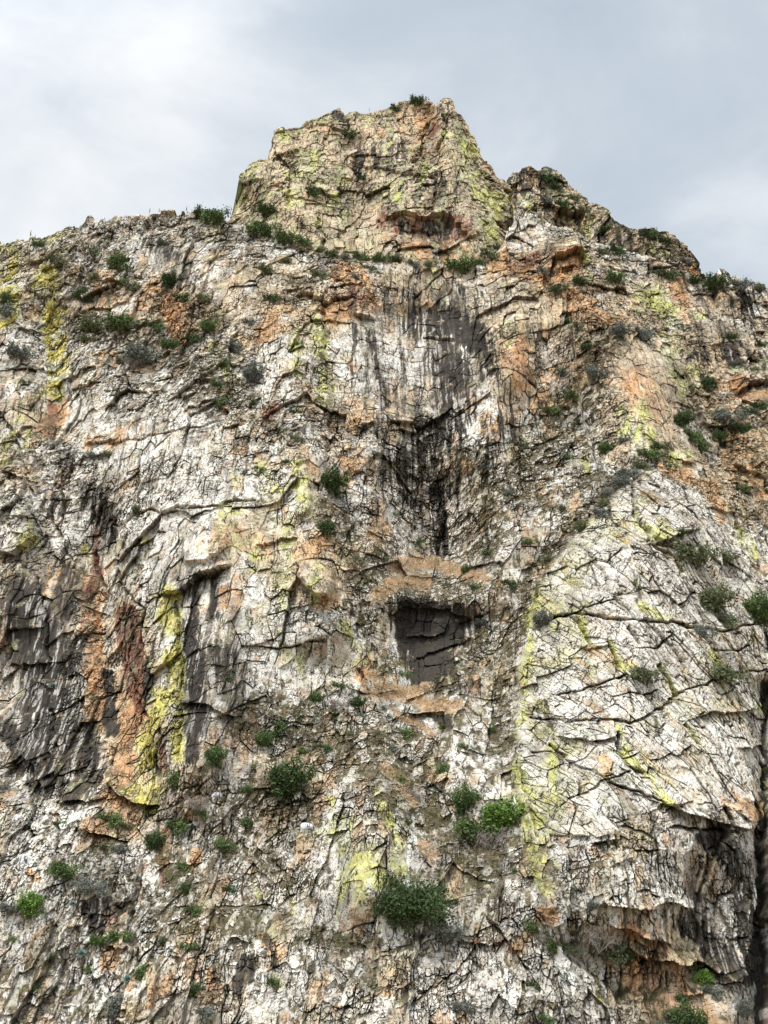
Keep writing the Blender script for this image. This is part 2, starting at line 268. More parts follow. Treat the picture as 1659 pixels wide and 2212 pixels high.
for pts, hw, v in [
    ([(1300, 760), (1230, 880), (1080, 1080), (1040, 1170)], 85, .85), ([(740, 1130), (790, 1350), (830, 1440)], 46, .6), ([(1090, 1290), (1060, 1380), (960, 1490)], 60, .85), ([(820, 1200), (780, 1280), (1100, 1280)], 50, .7),
    ([(560, 1560), (760, 1600), (900, 1640)], 90, .85), ([(420, 1700), (650, 1740)], 80, .8), ([(840, 1700), (940, 1760), (1060, 1850)], 90, .85), ([(480, 1800), (560, 1880), (640, 1900)], 90, .6), ([(360, 1850), (420, 1950)], 60, .8),
    ([(200, 1880), (300, 1960), (480, 2000)], 90, .55), ([(620, 2000), (740, 2040), (800, 2030)], 34, 1.1), ([(150, 700), (300, 720), (380, 760), (520, 860)], 50, .7), ([(430, 690), (480, 780)], 40, .6), ([(30, 540), (200, 520), (400, 500), (480, 490)], 50, .5),
    ([(560, 500), (700, 545), (900, 560), (1060, 560)], 22, .9), ([(1350, 600), (1200, 620)], 30, .4), ([(1500, 890), (1640, 920)], 60, .6), ([(1340, 1060), (1440, 970)], 22, .9), ([(1350, 1025), (1270, 1095), (1170, 1215), (1120, 1330), (1085, 1440), (1080, 1600)], 34, .95), ([(700, 1090), (760, 1180), (760, 1300)], 40, .5), ([(650, 1580), (860, 1660), (760, 1640)], 80, 1.0), ([(860, 1010), (1010, 1040)], 50, .6),
    ([(1150, 2100), (1170, 2200)], 60, .45), ([(40, 2100), (160, 2180), (400, 2200)], 80, .45), ([(1300, 1040), (1180, 1080)], 40, .6), ([(920, 1000), (1050, 1010)], 70, .7), ([(240, 1100), (180, 1060)], 40, .5), ([(1360, 1070), (1450, 1080)], 36, .6), ([(1200, 2000), (1320, 2060)], 50, .5), ([(560, 640), (700, 600)], 40, .35), ([(1280, 500), (1500, 600)], 60, .4), ([(1600, 950), (1650, 1100)], 60, .5), ([(540, 900), (640, 950)], 30, .5)]:
    stroke(MOSS, pts, hw, v)
for pts, hw, v in [([(850, 1225), (930, 1215), (1010, 1240), (1050, 1250)], 22, 1), ([(810, 1280), (870, 1255), (920, 1260)], 24, 1), ([(815, 1500), (880, 1500), (940, 1530), (980, 1520)], 26, 1), ([(900, 1490), (930, 1480)], 14, 1), ([(860, 1540), (900, 1560), (930, 1590)], 14, .8),
    ([(830, 1660), (870, 1690)], 18, .9), ([(870, 1710), (890, 1740)], 12, 1), ([(905, 1820), (940, 1840)], 18, .9), ([(930, 1680), (960, 1690)], 18, .7), ([(780, 557), (1000, 572)], 7, .8)]:
    stroke(GRASS, pts, hw, v)
SLAB = polymask([(1350, 1030), (1400, 1020), (1500, 1080), (1640, 1250), (1650, 1450), (1630, 1700), (1560, 1740), (1420, 1730), (1300, 1800), (1160, 1800), (1115, 1650), (1120, 1450), (1165, 1260), (1290, 1110)], 14)
RUB = np.maximum(MOSS, 0)
for pts, hw, v in [([(0, 1850), (200, 2000), (500, 2100), (800, 2150)], 170, .7), ([(700, 1100), (860, 1180)], 60, .6), ([(1000, 1100), (1200, 1000), (1300, 900)], 120, .8), ([(1000, 2150), (1200, 1950)], 100, .5), ([(1550, 950), (1640, 1150)], 90, .7), ([(700, 1600), (900, 1700), (1000, 1800)], 130, .9), ([(350, 1750), (600, 1900)], 130, .8), ([(50, 560), (300, 600), (480, 700)], 100, .6), ([(130, 980), (220, 1100)], 50, .5)]:
    stroke(RUB, pts, hw, v)
for pts, hw, v in [([(1400, 1150), (1350, 1450)], 230, .8), ([(250, 960), (450, 1000), (620, 1060)], 90, .9), ([(440, 1150), (440, 1190)], 50, 1), ([(780, 720), (850, 830)], 60, .7), ([(560, 1300), (620, 1460)], 90, .7), ([(480, 600), (560, 680)], 90, .5), ([(1300, 1600), (1250, 1480)], 140, .8),
    ([(1400, 1860), (1300, 1900)], 90, .8), ([(880, 1150), (800, 1120)], 50, .8), ([(760, 1720), (760, 1760)], 50, .7), ([(100, 1880), (180, 1800)], 80, .8), ([(600, 1900), (500, 2050)], 90, .5), ([(640, 800), (640, 700)], 60, .5), ([(240, 1130), (350, 1110)], 60, .7)]:
    stroke(WHITE, pts, hw, v)
for pts, hw, v in [([(860, 720), (900, 860)], 140, 1), ([(310, 530), (400, 600)], 60, .8), ([(80, 1280), (120, 1600)], 140, .9), ([(420, 1280), (480, 1540)], 120, 1), ([(150, 1000), (220, 1150)], 90, .8), ([(900, 1100), (940, 1180)], 70, .8), ([(930, 600), (980, 640)], 60, .9), ([(1480, 640), (1540, 700)], 60, .8), ([(1500, 1950), (1560, 2080)], 90, .9), ([(300, 950), (450, 1020)], 120, .6), ([(680, 1850), (760, 1930)], 60, .6), ([(1000, 1880), (1080, 1950)], 80, .7), ([(240, 1970)], 60, 1)]:
    stroke(STREAK, pts, hw, v)

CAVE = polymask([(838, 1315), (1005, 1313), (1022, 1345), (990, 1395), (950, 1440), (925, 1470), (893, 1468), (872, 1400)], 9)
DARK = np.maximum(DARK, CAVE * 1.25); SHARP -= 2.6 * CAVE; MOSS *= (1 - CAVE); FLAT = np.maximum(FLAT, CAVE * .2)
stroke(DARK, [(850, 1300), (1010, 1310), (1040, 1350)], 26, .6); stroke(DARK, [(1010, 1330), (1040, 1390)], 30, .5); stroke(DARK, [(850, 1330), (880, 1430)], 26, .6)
ALC = polymask([(715, 700), (830, 665), (1035, 680), (1062, 820), (960, 900), (720, 890)], 10); FLAT = np.maximum(FLAT, ALC * .95); SHARP -= 1.5 * ALC
MOSS *= (1 - .9 * ALC)
for pts, d_ in [([(400, 1150), (462, 1122), (488, 1192), (450, 1222), (400, 1220)], 2.0), ([(655, 1212), (722, 1235), (722, 1290), (690, 1292), (650, 1255)], 2.4), ([(640, 1010), (668, 1000), (680, 1110), (645, 1125)], 1.6), ([(1188, 545), (1250, 520), (1262, 560), (1200, 590)], 2.0)]:
    B_ = polymask(pts, 4); SHARP += d_ * B_; FLAT = np.maximum(FLAT, B_)
SHARP += 3.2 * polymask([(1350, 1030), (1400, 1015), (1500, 1080), (1640, 1250), (1655, 1450), (1632, 1700), (1626, 1900), (1560, 2300), (1260, 2300), (1160, 1900), (1108, 1650), (1118, 1450), (1160, 1260), (1290, 1110)], 5)
for pts, hw, v in [([(480, 1020), (520, 1400)], 130, .8), ([(560, 1180), (700, 1240)], 70, .9), ([(1380, 780), (1400, 900)], 90, .9), ([(1120, 740), (1110, 830)], 60, .8), ([(300, 540), (420, 600)], 60, .8), ([(480, 600), (570, 700)], 80, .8), ([(1470, 640), (1540, 700)], 60, .7), ([(250, 1560), (320, 1720)], 60, .8), ([(60, 1300), (100, 1620)], 90, .6), ([(740, 1820), (780, 1930)], 70, .7), ([(1300, 1450), (1350, 1650)], 200, .45), ([(240, 940), (420, 1000)], 110, .5), ([(420, 1300), (440, 1540)], 70, .7)]:
    stroke(FLAT, pts, hw, v)
for pts, hw, v in [([(520, 1160), (600, 1200), (700, 1240)], 110, 1.0), ([(640, 1000), (700, 1100)], 60, .7), ([(1200, 620), (1380, 800), (1400, 900)], 170, .9), ([(1100, 600), (1120, 820)], 90, .9), ([(380, 620), (600, 660), (760, 640)], 130, .75), ([(0, 600), (250, 640)], 120, .5), ([(1450, 650), (1600, 850), (1640, 1000)], 160, .8), ([(100, 1250), (250, 1350), (300, 1700)], 110, .8),
    ([(20, 1000), (100, 900)], 90, .5), ([(1420, 2060), (1500, 2180)], 120, .9), ([(740, 950), (860, 900)], 80, .6), ([(620, 700), (700, 900)], 90, .5), ([(1500, 1000), (1580, 1100)], 80, .7), ([(1180, 1600), (1250, 1750)], 100, .4), ([(300, 1780), (500, 1600)], 90, .6), ([(0, 1350), (60, 1400)], 80, .6), ([(1150, 1980), (1100, 2060)], 60, .6), ([(760, 560), (1000, 640)], 110, .6)]:
    stroke(WARM, pts, hw, v)

# the summit crag and the peak behind it have charts of their own
def crag_rel():
    C = np.full(CX.shape, 232, F) - (CY - 560) * 0.045
    C += 12 * np.clip(np.abs(CX - 800) / 300, 0, 1.2) ** 4
    for pts, hw, v in [([(760, 330), (775, 460)], 50, 2), ([(620, 400), (640, 560)], 120, -5), ([(960, 230), (990, 400), (1040, 540)], 80, -6), ([(900, 420), (880, 560)], 90, -4), ([(960, 500), (900, 510)], 60, 4), ([(930, 250), (940, 330)], 30, 3), ([(600, 290), (560, 380)], 60, -2)]:
        stroke(C, pts, hw, v, 'add')
    return C
LF = blank(); stroke(LF, [(540, 400), (1080, 480)], 330, .22)
CR = dict(REL=crag_rel(), SHARP=blank(), LICH=LF, ORA=blank(), RED=blank(), DARK=blank(), MOSS=blank(), GRASS=blank(), WHITE=blank(), RUB=blank(), STREAK=blank(), SLAB=blank(), WARM=np.full(CX.shape, 1.25, F), FLAT=np.full(CX.shape, .45, F))
MAIN = dict(REL=REL, SHARP=SHARP, LICH=LICH, ORA=ORA, RED=RED, DARK=DARK, MOSS=MOSS, GRASS=GRASS, WHITE=WHITE, RUB=RUB, STREAK=STREAK, SLAB=SLAB, WARM=WARM, FLAT=FLAT)
SHARP = CR['SHARP']
for pts, a, f in [([(838, 470), (870, 458), (905, 476), (950, 464), (975, 486), (1012, 506)], 3.0, 20), ([(880, 505), (940, 500)], 1.5, 12), ([(780, 352), (870, 376), (960, 380)], 1.2, 24), ([(600, 345), (650, 330)], 1.6, 20), ([(1000, 520), (1040, 500)], 2, 20), ([(660, 270), (740, 280)], 1.5, 14), ([(500, 400), (560, 395)], 2, 20), ([(640, 330), (760, 332)], -1.6, 25)]:
    roof(pts, a, f)
for pts, dp, hw in [([(769, 330), (775, 420)], 1.2, 6), ([(748, 262), (742, 300)], 1.8, 6), ([(930, 262), (900, 345)], 1.5, 5), ([(965, 250), (950, 330)], 2.5, 7), ([(640, 350), (615, 440)], 1.2, 5), ([(1005, 290), (1060, 420)], 1.5, 5), ([(590, 400), (640, 430), (720, 450)], 1.0, 4), ([(690, 460), (700, 540)], 1.2, 4)]:
    cleft(pts, dp, hw)
for pts, hw, v in [([(690, 360), (720, 420)], 75, .8), ([(610, 285), (618, 300)], 18, 1.1), ([(680, 255), (700, 262)], 20, .9), ([(540, 360), (520, 450)], 40, .65), ([(620, 370), (640, 450)], 40, .75), ([(1000, 300), (1030, 400), (1075, 470)], 30, 1.1), ([(1030, 380), (1060, 530)], 34, .9), ([(1080, 440), (1070, 500)], 24, 1),
    ([(960, 300), (975, 260)], 24, .7), ([(700, 470), (640, 520)], 60, .55), ([(800, 480), (820, 540)], 40, .5), ([(1000, 560), (1030, 540)], 26, .7), ([(830, 250), (760, 260)], 30, .5), ([(850, 400), (880, 440)], 50, .35)]: stroke(CR['LICH'], pts, hw, v)
CR['ORA'] += .20; CR['DARK'] += .08; CR['STREAK'] += .25
for pts, hw, v in [([(520, 440), (700, 540)], 120, .3), ([(820, 260), (1000, 300)], 110, .35), ([(915, 235), (930, 260)], 34, 1), ([(915, 260), (910, 350)], 30, .8), ([(965, 515), (985, 565)], 52, 1.25), ([(900, 530), (940, 550)], 40, 1.0), ([(1030, 280), (1050, 350)], 16, .9), ([(610, 315), (630, 320)], 26, .7), ([(530, 430), (570, 440)], 30, .8), ([(1010, 475), (1010, 500)], 18, .8), ([(830, 520), (800, 500)], 26, .5), ([(700, 290), (640, 300)], 50, .35)]: stroke(CR['ORA'], pts, hw, v)
for pts, hw, v in [([(830, 478), (900, 490), (1000, 496)], 34, .85), ([(900, 470), (960, 540)], 26, .6), ([(935, 290), (940, 270)], 14, .9), ([(955, 300), (925, 340)], 14, .7), ([(1030, 300), (1060, 380)], 8, .8), ([(850, 520), (870, 540)], 20, .6)]: stroke(CR['RED'], pts, hw, v)
for pts, hw, v in [([(720, 240), (735, 260)], 12, .9), ([(960, 225), (975, 260)], 16, .6), ([(860, 320), (800, 340)], 50, .5), ([(775, 340), (770, 380)], 26, .6), ([(870, 490), (960, 495)], 34, .7), ([(960, 400), (900, 420)], 60, .35), ([(590, 300), (600, 340)], 16, .5), ([(500, 440), (520, 400)], 16, .6)]: stroke(CR['DARK'], pts, hw, v)
for pts, hw, v in [([(680, 260), (900, 225)], 26, .5), ([(640, 285), (760, 290)], 22, .5), ([(560, 440), (620, 470)], 24, .6)]: stroke(CR['MOSS'], pts, hw, v)
for pts, hw, v in [([(960, 400), (990, 470)], 60, .8), ([(720, 380)], 70, .5), ([(960, 540)], 60, 1), ([(780, 350), (860, 360)], 50, .6)]: stroke(CR['STREAK'], pts, hw, v)
PK = {k: blank() for k in CR}
PK['WARM'] += .9; PK['REL'] = (np.full(CX.shape, 268, F) + 0.03 * np.abs(CX - 1160) - (CY - 500) * 0.05).astype(F)
for pts, hw, v in [([(1150, 370), (1200, 400)], 60, .5), ([(1200, 380), (1240, 470)], 30, .5), ([(1100, 430), (1080, 480)], 50, .3)]: stroke(PK['DARK'], pts, hw, v * 1.3)
stroke(PK['DARK'], [(1100, 400), (1500, 560)], 160, .50); PK['MOSS'] += .35; stroke(PK['MOSS'], [(1150, 380), (1360, 500), (1500, 540)], 40, .8)
for pts, hw, v in [([(1200, 400), (1260, 500)], 40, .55), ([(1390, 520), (1420, 560)], 30, .4), ([(1300, 460)], 40, .4)]: stroke(PK['LICH'], pts, hw, v)
for pts, hw, v in [([(1145, 370), (1150, 400)], 16, .9), ([(1190, 470), (1260, 480)], 40, .6), ([(1490, 560), (1500, 590)], 20, .7)]: stroke(PK['ORA'], pts, hw, v)
stroke(PK['REL'], [(1400, 500), (1480, 600)], 150, -20, 'add')
print('charts', time.time() - T0)

# ------------------------------------------------------------------ rock surface from a chart
def rock_detail(u, v, sl, rub, seed, flat):
    """metres outward, plus block randoms used for the tint of each block, plus joint mask"""
    w1 = vn(u / .8, v / .8, seed + 8) - .5; w2 = vn(u / .8, v / .8, seed + 9) - .5
    a1 = fbm(u / 7, v / 7, 3, seed + 1) - .5; a2 = fbm(u / 7, v / 7, 3, seed + 2) - .5
    wu = u + 1.3 * a1 + .2 * w1; wv = v + 1.3 * a2 + .2 * w2
    H = np.zeros(u.shape, F); joint = np.zeros(u.shape, F)
    rn = []
    wall = (1 - sl)
    big = .5 + 1.0 * vn(u / 22, v / 22, seed + 4)
    smooth = ss(.62, .35, vn(u / 11, v / 13, seed + 6)) * (1 - rub * .8)      # bare, little broken faces
    gate = ss(.42, .62, fbm(u / 2.3, v / 2.3, 2, seed + 17))
    for k, (su, sv, ang, ang2, amp, tilt, jw, jd) in enumerate([
            (6.5, 14.0, -8, 11, 2.8, .36, .03, 1.1), (2.3, 4.6, -6, 13, 1.35, .50, .06, .9), (.95, 1.7, -9, 9, .62, .75, .09, .6), (.46, .62, -4, 13, .28, 1.0, .14, .32)]):
        a, b, da, db, e = cells(wu, wv, su, sv, ang, seed + 11 * k, (.62, .62, .7, .9)[k], ang2)
        r = TABS[2][b, a]; p = TABS[3][b, a]; q = TABS[4][b, a]
        kk = wall * (big if k < 2 else (1 - .80 * smooth) * (1 + .7 * rub)) * (1 - .82 * flat)
        if k == 0: kk = kk * (1 - .45 * rub)
        H += kk * (amp * (r - .5) + tilt * ((p - .5) * da * su + (q - .5) * db * sv) * .8)
        g = ss(jw, 0, e) * gate; H -= kk * g * jd; joint = np.maximum(joint, g * wall * (1 if k < 3 else .6) * (1 if k < 2 else 1 - .6 * smooth))
        rn.append((r, TABS[5][b, a], p))
    # the slab: long strips of bedding dipping to the right, broken by cross joints
    su2 = u + 1.2 * a1 + .2 * w1; sv2 = v + 1.6 * a2 + .2 * w2
    Hs = np.zeros(u.shape, F); js = np.zeros(u.shape, F); rs = []
    for k, (su, sv, ang, ang2, amp, tilt, jw, jd) in enumerate([
            (3.8, 9.0, 29, 10, 1.25, .32, .04, .7), (1.3, 8.0, 28, 12, .60, .60, .07, .45), (.6, 3.2, 28, 8, .24, .5, .14, .3), (.4, .8, 26, 0, .12, .5, .1, .1)]):
        a, b, da, db, e = cells(su2, sv2, su, sv, ang, seed + 5 + 13 * k, .55, ang2)
        r = TABS[2][b, a]; p = TABS[3][b, a]; q = TABS[4][b, a]
        Hs += amp * (r - .5) + tilt * ((.15 + .8 * p) * da * su * .8 + (q - .6) * db * sv * .2)
        g = ss(jw, 0, e) * (.55 + .45 * gate); Hs -= g * jd; js = np.maximum(js, g * (1 if k < 2 else .6)); rs.append((r, TABS[5][b, a], p))
    H = H * (1) + sl * Hs; joint = np.maximum(joint, js * sl)
    rr = [tuple(np.where(sl > .5, y, x) for x, y in zip(A, B)) for A, B in zip(rn, rs)]
    # hard chips: ridged noise
    c1 = 1 - np.abs(2 * fbm(wu / 1.1, wv / .7, 3, seed + 30, .6) - 1)
    H += .30 * (fbm(u / 1.4, v / 1.4, 4, seed + 33, .65) - .5) + (.12 + .25 * rub) * (1 - .6 * smooth) * (1 - .6 * flat) * (c1 - .8)
    return H, joint, rr, smooth

mesh_store = []
def build_rock(name, ch, crest, tcols, trows, smin, smax, zbase, label, seed, dens=1.05, side_wrap=False, ragged=1.0, amp=1.0, tp=1.0):
    # crest of the ridge in the world
    cxs, czs, cys = [], [], []
    for px, py in crest:
        Y = float(sample(ch['REL'], np.array([px], F), np.array([py], F))[0])
        x, y, z = at(px, py, Y); cxs.append(x); czs.append(z); cys.append(y)
    cxs = np.array(cxs); czs = np.array(czs)
    for i in range(1, len(cxs)):
        if cxs[i] <= cxs[i - 1]: cxs[i] = cxs[i - 1] + .02
    fx = np.linspace(-1, 1, tcols)
    if side_wrap:
        s = (smin + smax) / 2 + fx * (smax - smin) / 2
    else:
        s = np.interp(fx, [-1, -.86, .86, 1], [smin, -dens, dens, smax])
    t = np.linspace(0, 1, trows) ** tp
    tg, sg = np.meshgrid(t, s, indexing='ij')
    if side_wrap: x = sg.copy()
    else:
        wtop = at(2 * CW, 500, 222)[0]; wbot = at(2 * CW, 2212, 138)[0] * .92
        x = sg * (wbot + (wtop - wbot) * tg)
    zc = np.interp(x, cxs, czs)
    jag = (fbm(x / 2.6, x * 0 + seed, 3, seed) - .5) * 2.6 + (vn(x / .9, x * 0 + 5, seed + 2) - .5) * 1.2
    a_, b_, da_, _, e_ = cells(x, x * 0 + seed * 7.3, 2.3, 2.3, 0, seed + 3)
    jag = jag + (TABS[2][b_, a_] - .5) * 1.5 + (TABS[3][b_, a_] - .5) * da_ * 1.8
    zc = zc + jag * ragged * .8
    z = zbase + tg * (zc - zbase)
    x = x.astype(F); z = z.astype(F)
    # settle each point on the chart
    y = np.full(x.shape, 190, F)
    for it in range(26):
        px, py = project(x, y, z)
        y = y + .55 * (sample(ch['REL'], px.astype(F), py.astype(F)) - y)
    px, py = project(x, y, z); px = px.astype(F); py = py.astype(F)
    res = {}
    def work(sl_):
        X, Z, Yb, P, Q = x[sl_], z[sl_], y[sl_], px[sl_], py[sl_]
        wob = lambda s, a, l: a * (fbm(X / l, Z / l, 3, s) - .5)
        P1 = P + wob(seed + 40, 22, 6) + wob(seed + 41, 7, 1.3); Q1 = Q + wob(seed + 42, 22, 6) + wob(seed + 43, 7, 1.3)
        P2 = P + wob(seed + 44, 22, 4) + wob(seed + 46, 6, .8); Q2 = Q + wob(seed + 45, 26, 4) + wob(seed + 47, 7, .8)
        g = {k: sample(ch[k], P1, Q1) for k in ch if k not in ('REL', 'SHARP', 'SLAB')}
        slab = ss(.35, .65, sample(ch['SLAB'], P1, Q1))
        sharp = sample(ch['SHARP'], P2, Q2)
        u = X; v = Z + .1 * Yb
        H, joint, rr, smooth = rock_detail(u, v, slab, np.clip(g['RUB'], 0, 1), seed, np.clip(g['FLAT'], 0, 1))
        return H, joint, rr, smooth, sharp, g, slab
    nchunk = 8; idx = np.array_split(np.arange(x.shape[0]), nchunk)
    with ThreadPoolExecutor(4) as ex:
        out = list(ex.map(lambda ii: work(slice(ii[0], ii[-1] + 1)), idx))
    cat = lambda f: np.concatenate([f(o) for o in out], 0)
    H = cat(lambda o: o[0]); joint = cat(lambda o: o[1]); smooth = cat(lambda o: o[3]); sharp = cat(lambda o: o[4]); slab = cat(lambda o: o[6])
    rr = [[cat(lambda o: o[2][k][j]) for j in range(3)] for k in range(4)]
    g = {k: cat(lambda o: o[5][k]) for k in out[0][5]}
    fade = ss(0, .02, 1 - tg)                        # keep the crest where it was surveyed
    disp = (H * amp * (.35 + .65 * fade) + sharp).astype(F)
    yy = y - .95 * disp
    zz = z - .30 * disp * fade + .25 * (fbm(x / 1.5, z / 1.5, 2, seed + 60) - .5)
    xx = x + .5 * (fbm(x / 1.8, z / 1.8, 2, seed + 61) - .5) + (.9 * (rr[2][0] - .5) + 3.2 * (rr[1][0] - .5) * ss(9, 0, np.minimum(np.abs(sg - smin), np.abs(smax - sg))) + 5 * (vn(z / 5, z * 0 + 3, seed) - .5) * ss(6, 0, np.minimum(np.abs(sg - smin), np.abs(smax - sg))) if side_wrap else 0)
    if side_wrap:
        # flanks turn away and run back into the mountain
        ed = np.minimum(np.abs(sg - smin), np.abs(smax - sg)); k = ss(1.2, 0, ed)
        yy = yy + 3 * k ** 2
    # normals of the broken surface
    def d(a, ax): return np.gradient(a, axis=ax)
    ax_, ay_, az_ = d(xx, 1), d(yy, 1), d(zz, 1); bx_, by_, bz_ = d(xx, 0), d(yy, 0), d(zz, 0)
    nx = ay_ * bz_ - az_ * by_; ny = az_ * bx_ - ax_ * bz_; nz = ax_ * by_ - ay_ * bx_
    ln = np.sqrt(nx * nx + ny * ny + nz * nz) + 1e-9; nx /= ln; ny /= ln; nz /= ln
    u = x; v = z
    # ---- what each spot is made of
    def blur3(a):
        a = a.copy()
        for _ in range(2):
            a[1:-1] = (a[:-2] + a[1:-1] * 2 + a[2:]) / 4; a[:, 1:-1] = (a[:, :-2] + a[:, 1:-1] * 2 + a[:, 2:]) / 4
        return a
    nzs = blur3(nz)
    nA = fbm(u / 3.1, v / 3.1, 4, seed + 70); nB = fbm(u / .9, v / 1.1, 3, seed + 75); nC = fbm(u / 9, v / 9, 3, seed + 80)
    str1 = fbm(u / .55 + .6 * nC, v / 9, 3, seed + 85, .6); str2 = fbm(u / 1.7, v / 16, 3, seed + 88)
    nD = fbm(u / .42, v / .5, 2, seed + 97)
    white = np.array([.79, .735, .655]); grey = np.array([.50, .475, .445]); beige = np.array([.66, .545, .405]); tan = np.array([.52, .335, .19]); orange = np.array([.52, .29, .155])
    red = np.array([.20, .085, .055]); dark = np.array([.048, .041, .036]); brown = np.array([.13, .10, .072]); yel = np.array([.63, .61, .21]); gold = np.array([.64, .52, .15]); moss = np.array([.065, .055, .024]); grass = np.array([.62, .46, .31]); pale = np.array([.68, .67, .44])
    col = np.empty(x.shape + (3,), F)
    def mix(c, m):
        m = np.clip(m, 0, 1).astype(F)[..., None]; np.add(col * (1 - m), np.asarray(c, F) * m, out=col)
    col[:] = white
    nE = fbm(u / .22, v / .26, 2, seed + 58)
    mix(grey, ss(.46, .70, nC * .4 + nA * .4 + .2 * rr[1][1]) * .75 * (1 - .6 * g['WHITE']))
    mix(beige, ss(.48, .75, .25 * rr[0][1] + .3 * rr[1][1] + .30 * nA + .34 * g['WARM'] * (1 - .6 * slab) + .05 - .14 * g['WHITE']) * .8)
    mix(np.array([.60, .455, .30]), ss(.55, .80, .3 * rr[1][0] + .35 * nC + .25 * nA + .34 * g['WARM']) * .75 * (1 - .6 * slab))
    mix(beige * .8, ss(.55, .8, rr[2][1] * .5 + nB * .5) * .6)
    mix(brown * 1.6, ss(.70, .85, rr[3][1] * .4 + rr[2][0] * .25 + nB * .35) * .6 * (1 - .5 * g['WHITE']))
    mix(pale, ss(.52, .68, nC * .4 + nA * .4 + .2 * rr[1][0]) * .26)
    # fresh tan scars under overhangs
    under = ss(-.25, -.62, nzs) * (1 - .55 * slab)
    tanm = ss(.60, .80, .35 * rr[1][1] + .25 * rr[2][1] + .40 * nC + .10 * under - .06 * slab)
    mix(tan * 1.15, np.maximum(tanm * .7, under * .55 * ss(.35, .6, nA)))
    o = g['ORA'] * .92 + (nA - .5) * 1.0 + (rr[1][0] - .5) * .4 + (rr[2][0] - .5) * .3 + (str2 - .5) * .6
    mix(tan * 1.25, ss(.20, .60, o) * .85); mix(orange * 1.1, ss(.55, .95, o + .3 * (nB - .5)) * .75)
    r_ = g['RED'] * 1.1 + (str2 - .5) * 1.0 + (rr[2][0] - .5) * .3
    mix(red * 1.4, ss(.35, .7, r_) * .85)
    # grey weathering film
    mix(grey * .7, ss(.50, .66, str2 * .55 + nA * .45 + .08 * g['STREAK']) * (.3 + .3 * g['STREAK']) * (1 - .5 * g['WHITE']))
    # dark water stains: vertical, strongest on steep faces
    steep = ss(.6, .25, np.abs(nzs))
    st = str1 * .6 + str2 * .4 + .15 * g['STREAK'] + .28 * g['DARK'] - .06
    mix(brown * .9, ss(.58, .66, st) * (.5 * steep + .25) * (1 - .55 * slab))
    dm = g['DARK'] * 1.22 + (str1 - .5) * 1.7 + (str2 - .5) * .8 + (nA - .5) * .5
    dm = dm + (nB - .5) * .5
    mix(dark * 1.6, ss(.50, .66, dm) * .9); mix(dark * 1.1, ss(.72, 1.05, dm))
    # white mineral runs on the dark faces
    mix(white * .9, ss(.60, .66, fbm(u / .42 + 3, v / 5, 3, seed + 93, .6) + .12 * (nB - .5)) * .8 * np.clip(g['STREAK'] * .9, 0, 1))
    col *= (1 + .75 * (fbm(u / .3 + 9, v / 4.5, 3, seed + 94, .6) - .5) * (1 - .6 * slab) * np.clip(.55 + .6 * g['FLAT'] - .4 * g['RUB'], 0, 1))[..., None]
    # lichen
    l = g['LICH'] * .66 + (str2 - .5) * .9 + (nA - .5) * 1.1 + (nB - .5) * .6 + (rr[2][0] - .5) * .45 + (rr[1][1] - .5) * .35 + .12 * ss(.1, .5, -nx)
    l = l - .26 * (1 - ss(0, .25, g['LICH'])) - .25 * ss(.4, .9, g['DARK'])
    fine = .55 + .45 * ss(.35, .6, fbm(u / .3, v / .3, 2, seed + 55))
    mix(pale * .95, ss(.12, .5, l) * .7 * fine); mix(yel, ss(.42, .95, l) * .9 * fine)
    mix(gold, ss(.5, .9, l) * ss(500, 250, px) * .7)
    # strips of lichen on the left-facing edges of the slab
    le = slab * ss(.6, .85, -nx) * ss(.45, .60, nC * .5 + nA * .5); mix(yel * .95, le * .6)
    # dust and moss on ledges and joints; joints blackened further to paint crevice shade
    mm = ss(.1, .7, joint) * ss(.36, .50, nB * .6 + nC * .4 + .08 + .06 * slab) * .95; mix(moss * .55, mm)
    up = ss(.30, .62, nzs)
    ms = up * ss(.36, .58, nA * .4 + nB * .6 + .18 * g['MOSS']) * .8
    ms = np.maximum(ms, ss(.535, .585, g['MOSS'] * .20 + nB * .30 + nD * .46 + nA * .12 - .015 + .12 * (rr[2][0] - .5) + .18 * (rr[3][0] - .5) + .16 * np.clip(nzs, -.3, 1) + .06 * joint) * .95)
    ms = ms * (1 - .75 * slab * (1 - joint)) * (1 - .85 * ss(.5, .9, g['DARK'])) * (1 - .5 * g['FLAT'])
    ms = ms * (1 - .72 * ss(.58, .66, rr[2][0] * .55 + rr[1][1] * .25 + nD * .2) * (1 - .5 * g['GRASS']))
    k_ = ss(.35, .65, fbm(u / 1.7, v / 1.7, 3, seed + 51))[..., None]
    mcol = moss[None, None] * (1 - k_) * 1.3 + np.array([.17, .132, .08])[None, None] * k_
    m3 = np.clip(ms, 0, 1)[..., None]; col[:] = col * (1 - m3) + mcol * m3
    mix(grass * .9, ss(.35, .75, g['GRASS'] + (nB - .5) * 1.3 + (nD - .5) * .8) * .9)
    mix(white * .8, g['GRASS'] * ss(.66, .70, nD * .5 + rr[2][0] * .3 + rr[3][0] * .25))
    col *= (.90 + .20 * rr[2][2] + .14 * (rr[3][1] - .5))[..., None] * (.80 + .24 * nD + .2 * nE)[..., None]
    lum = col.mean(-1, keepdims=True); col[:] = lum + (col - lum) * 1.07
    # rock varnish in patches a few metres across
    col *= (1.06 - .30 * ss(.50, .64, fbm(u / 4, v / 6, 4, seed + 120, .6)) * (1 - .6 * g['WHITE']))[..., None]
    np.clip(col, .01, .86, out=col)
    al = np.where(slab > .5, 0.0, 1.0).astype(F)
    # ---- back of the ridge
    nb = [(2.0, .2), (6, -1.5), (16, -8), (45, -35), (110, -150)]
    bxs, bys, bzs = [xx], [yy], [zz]
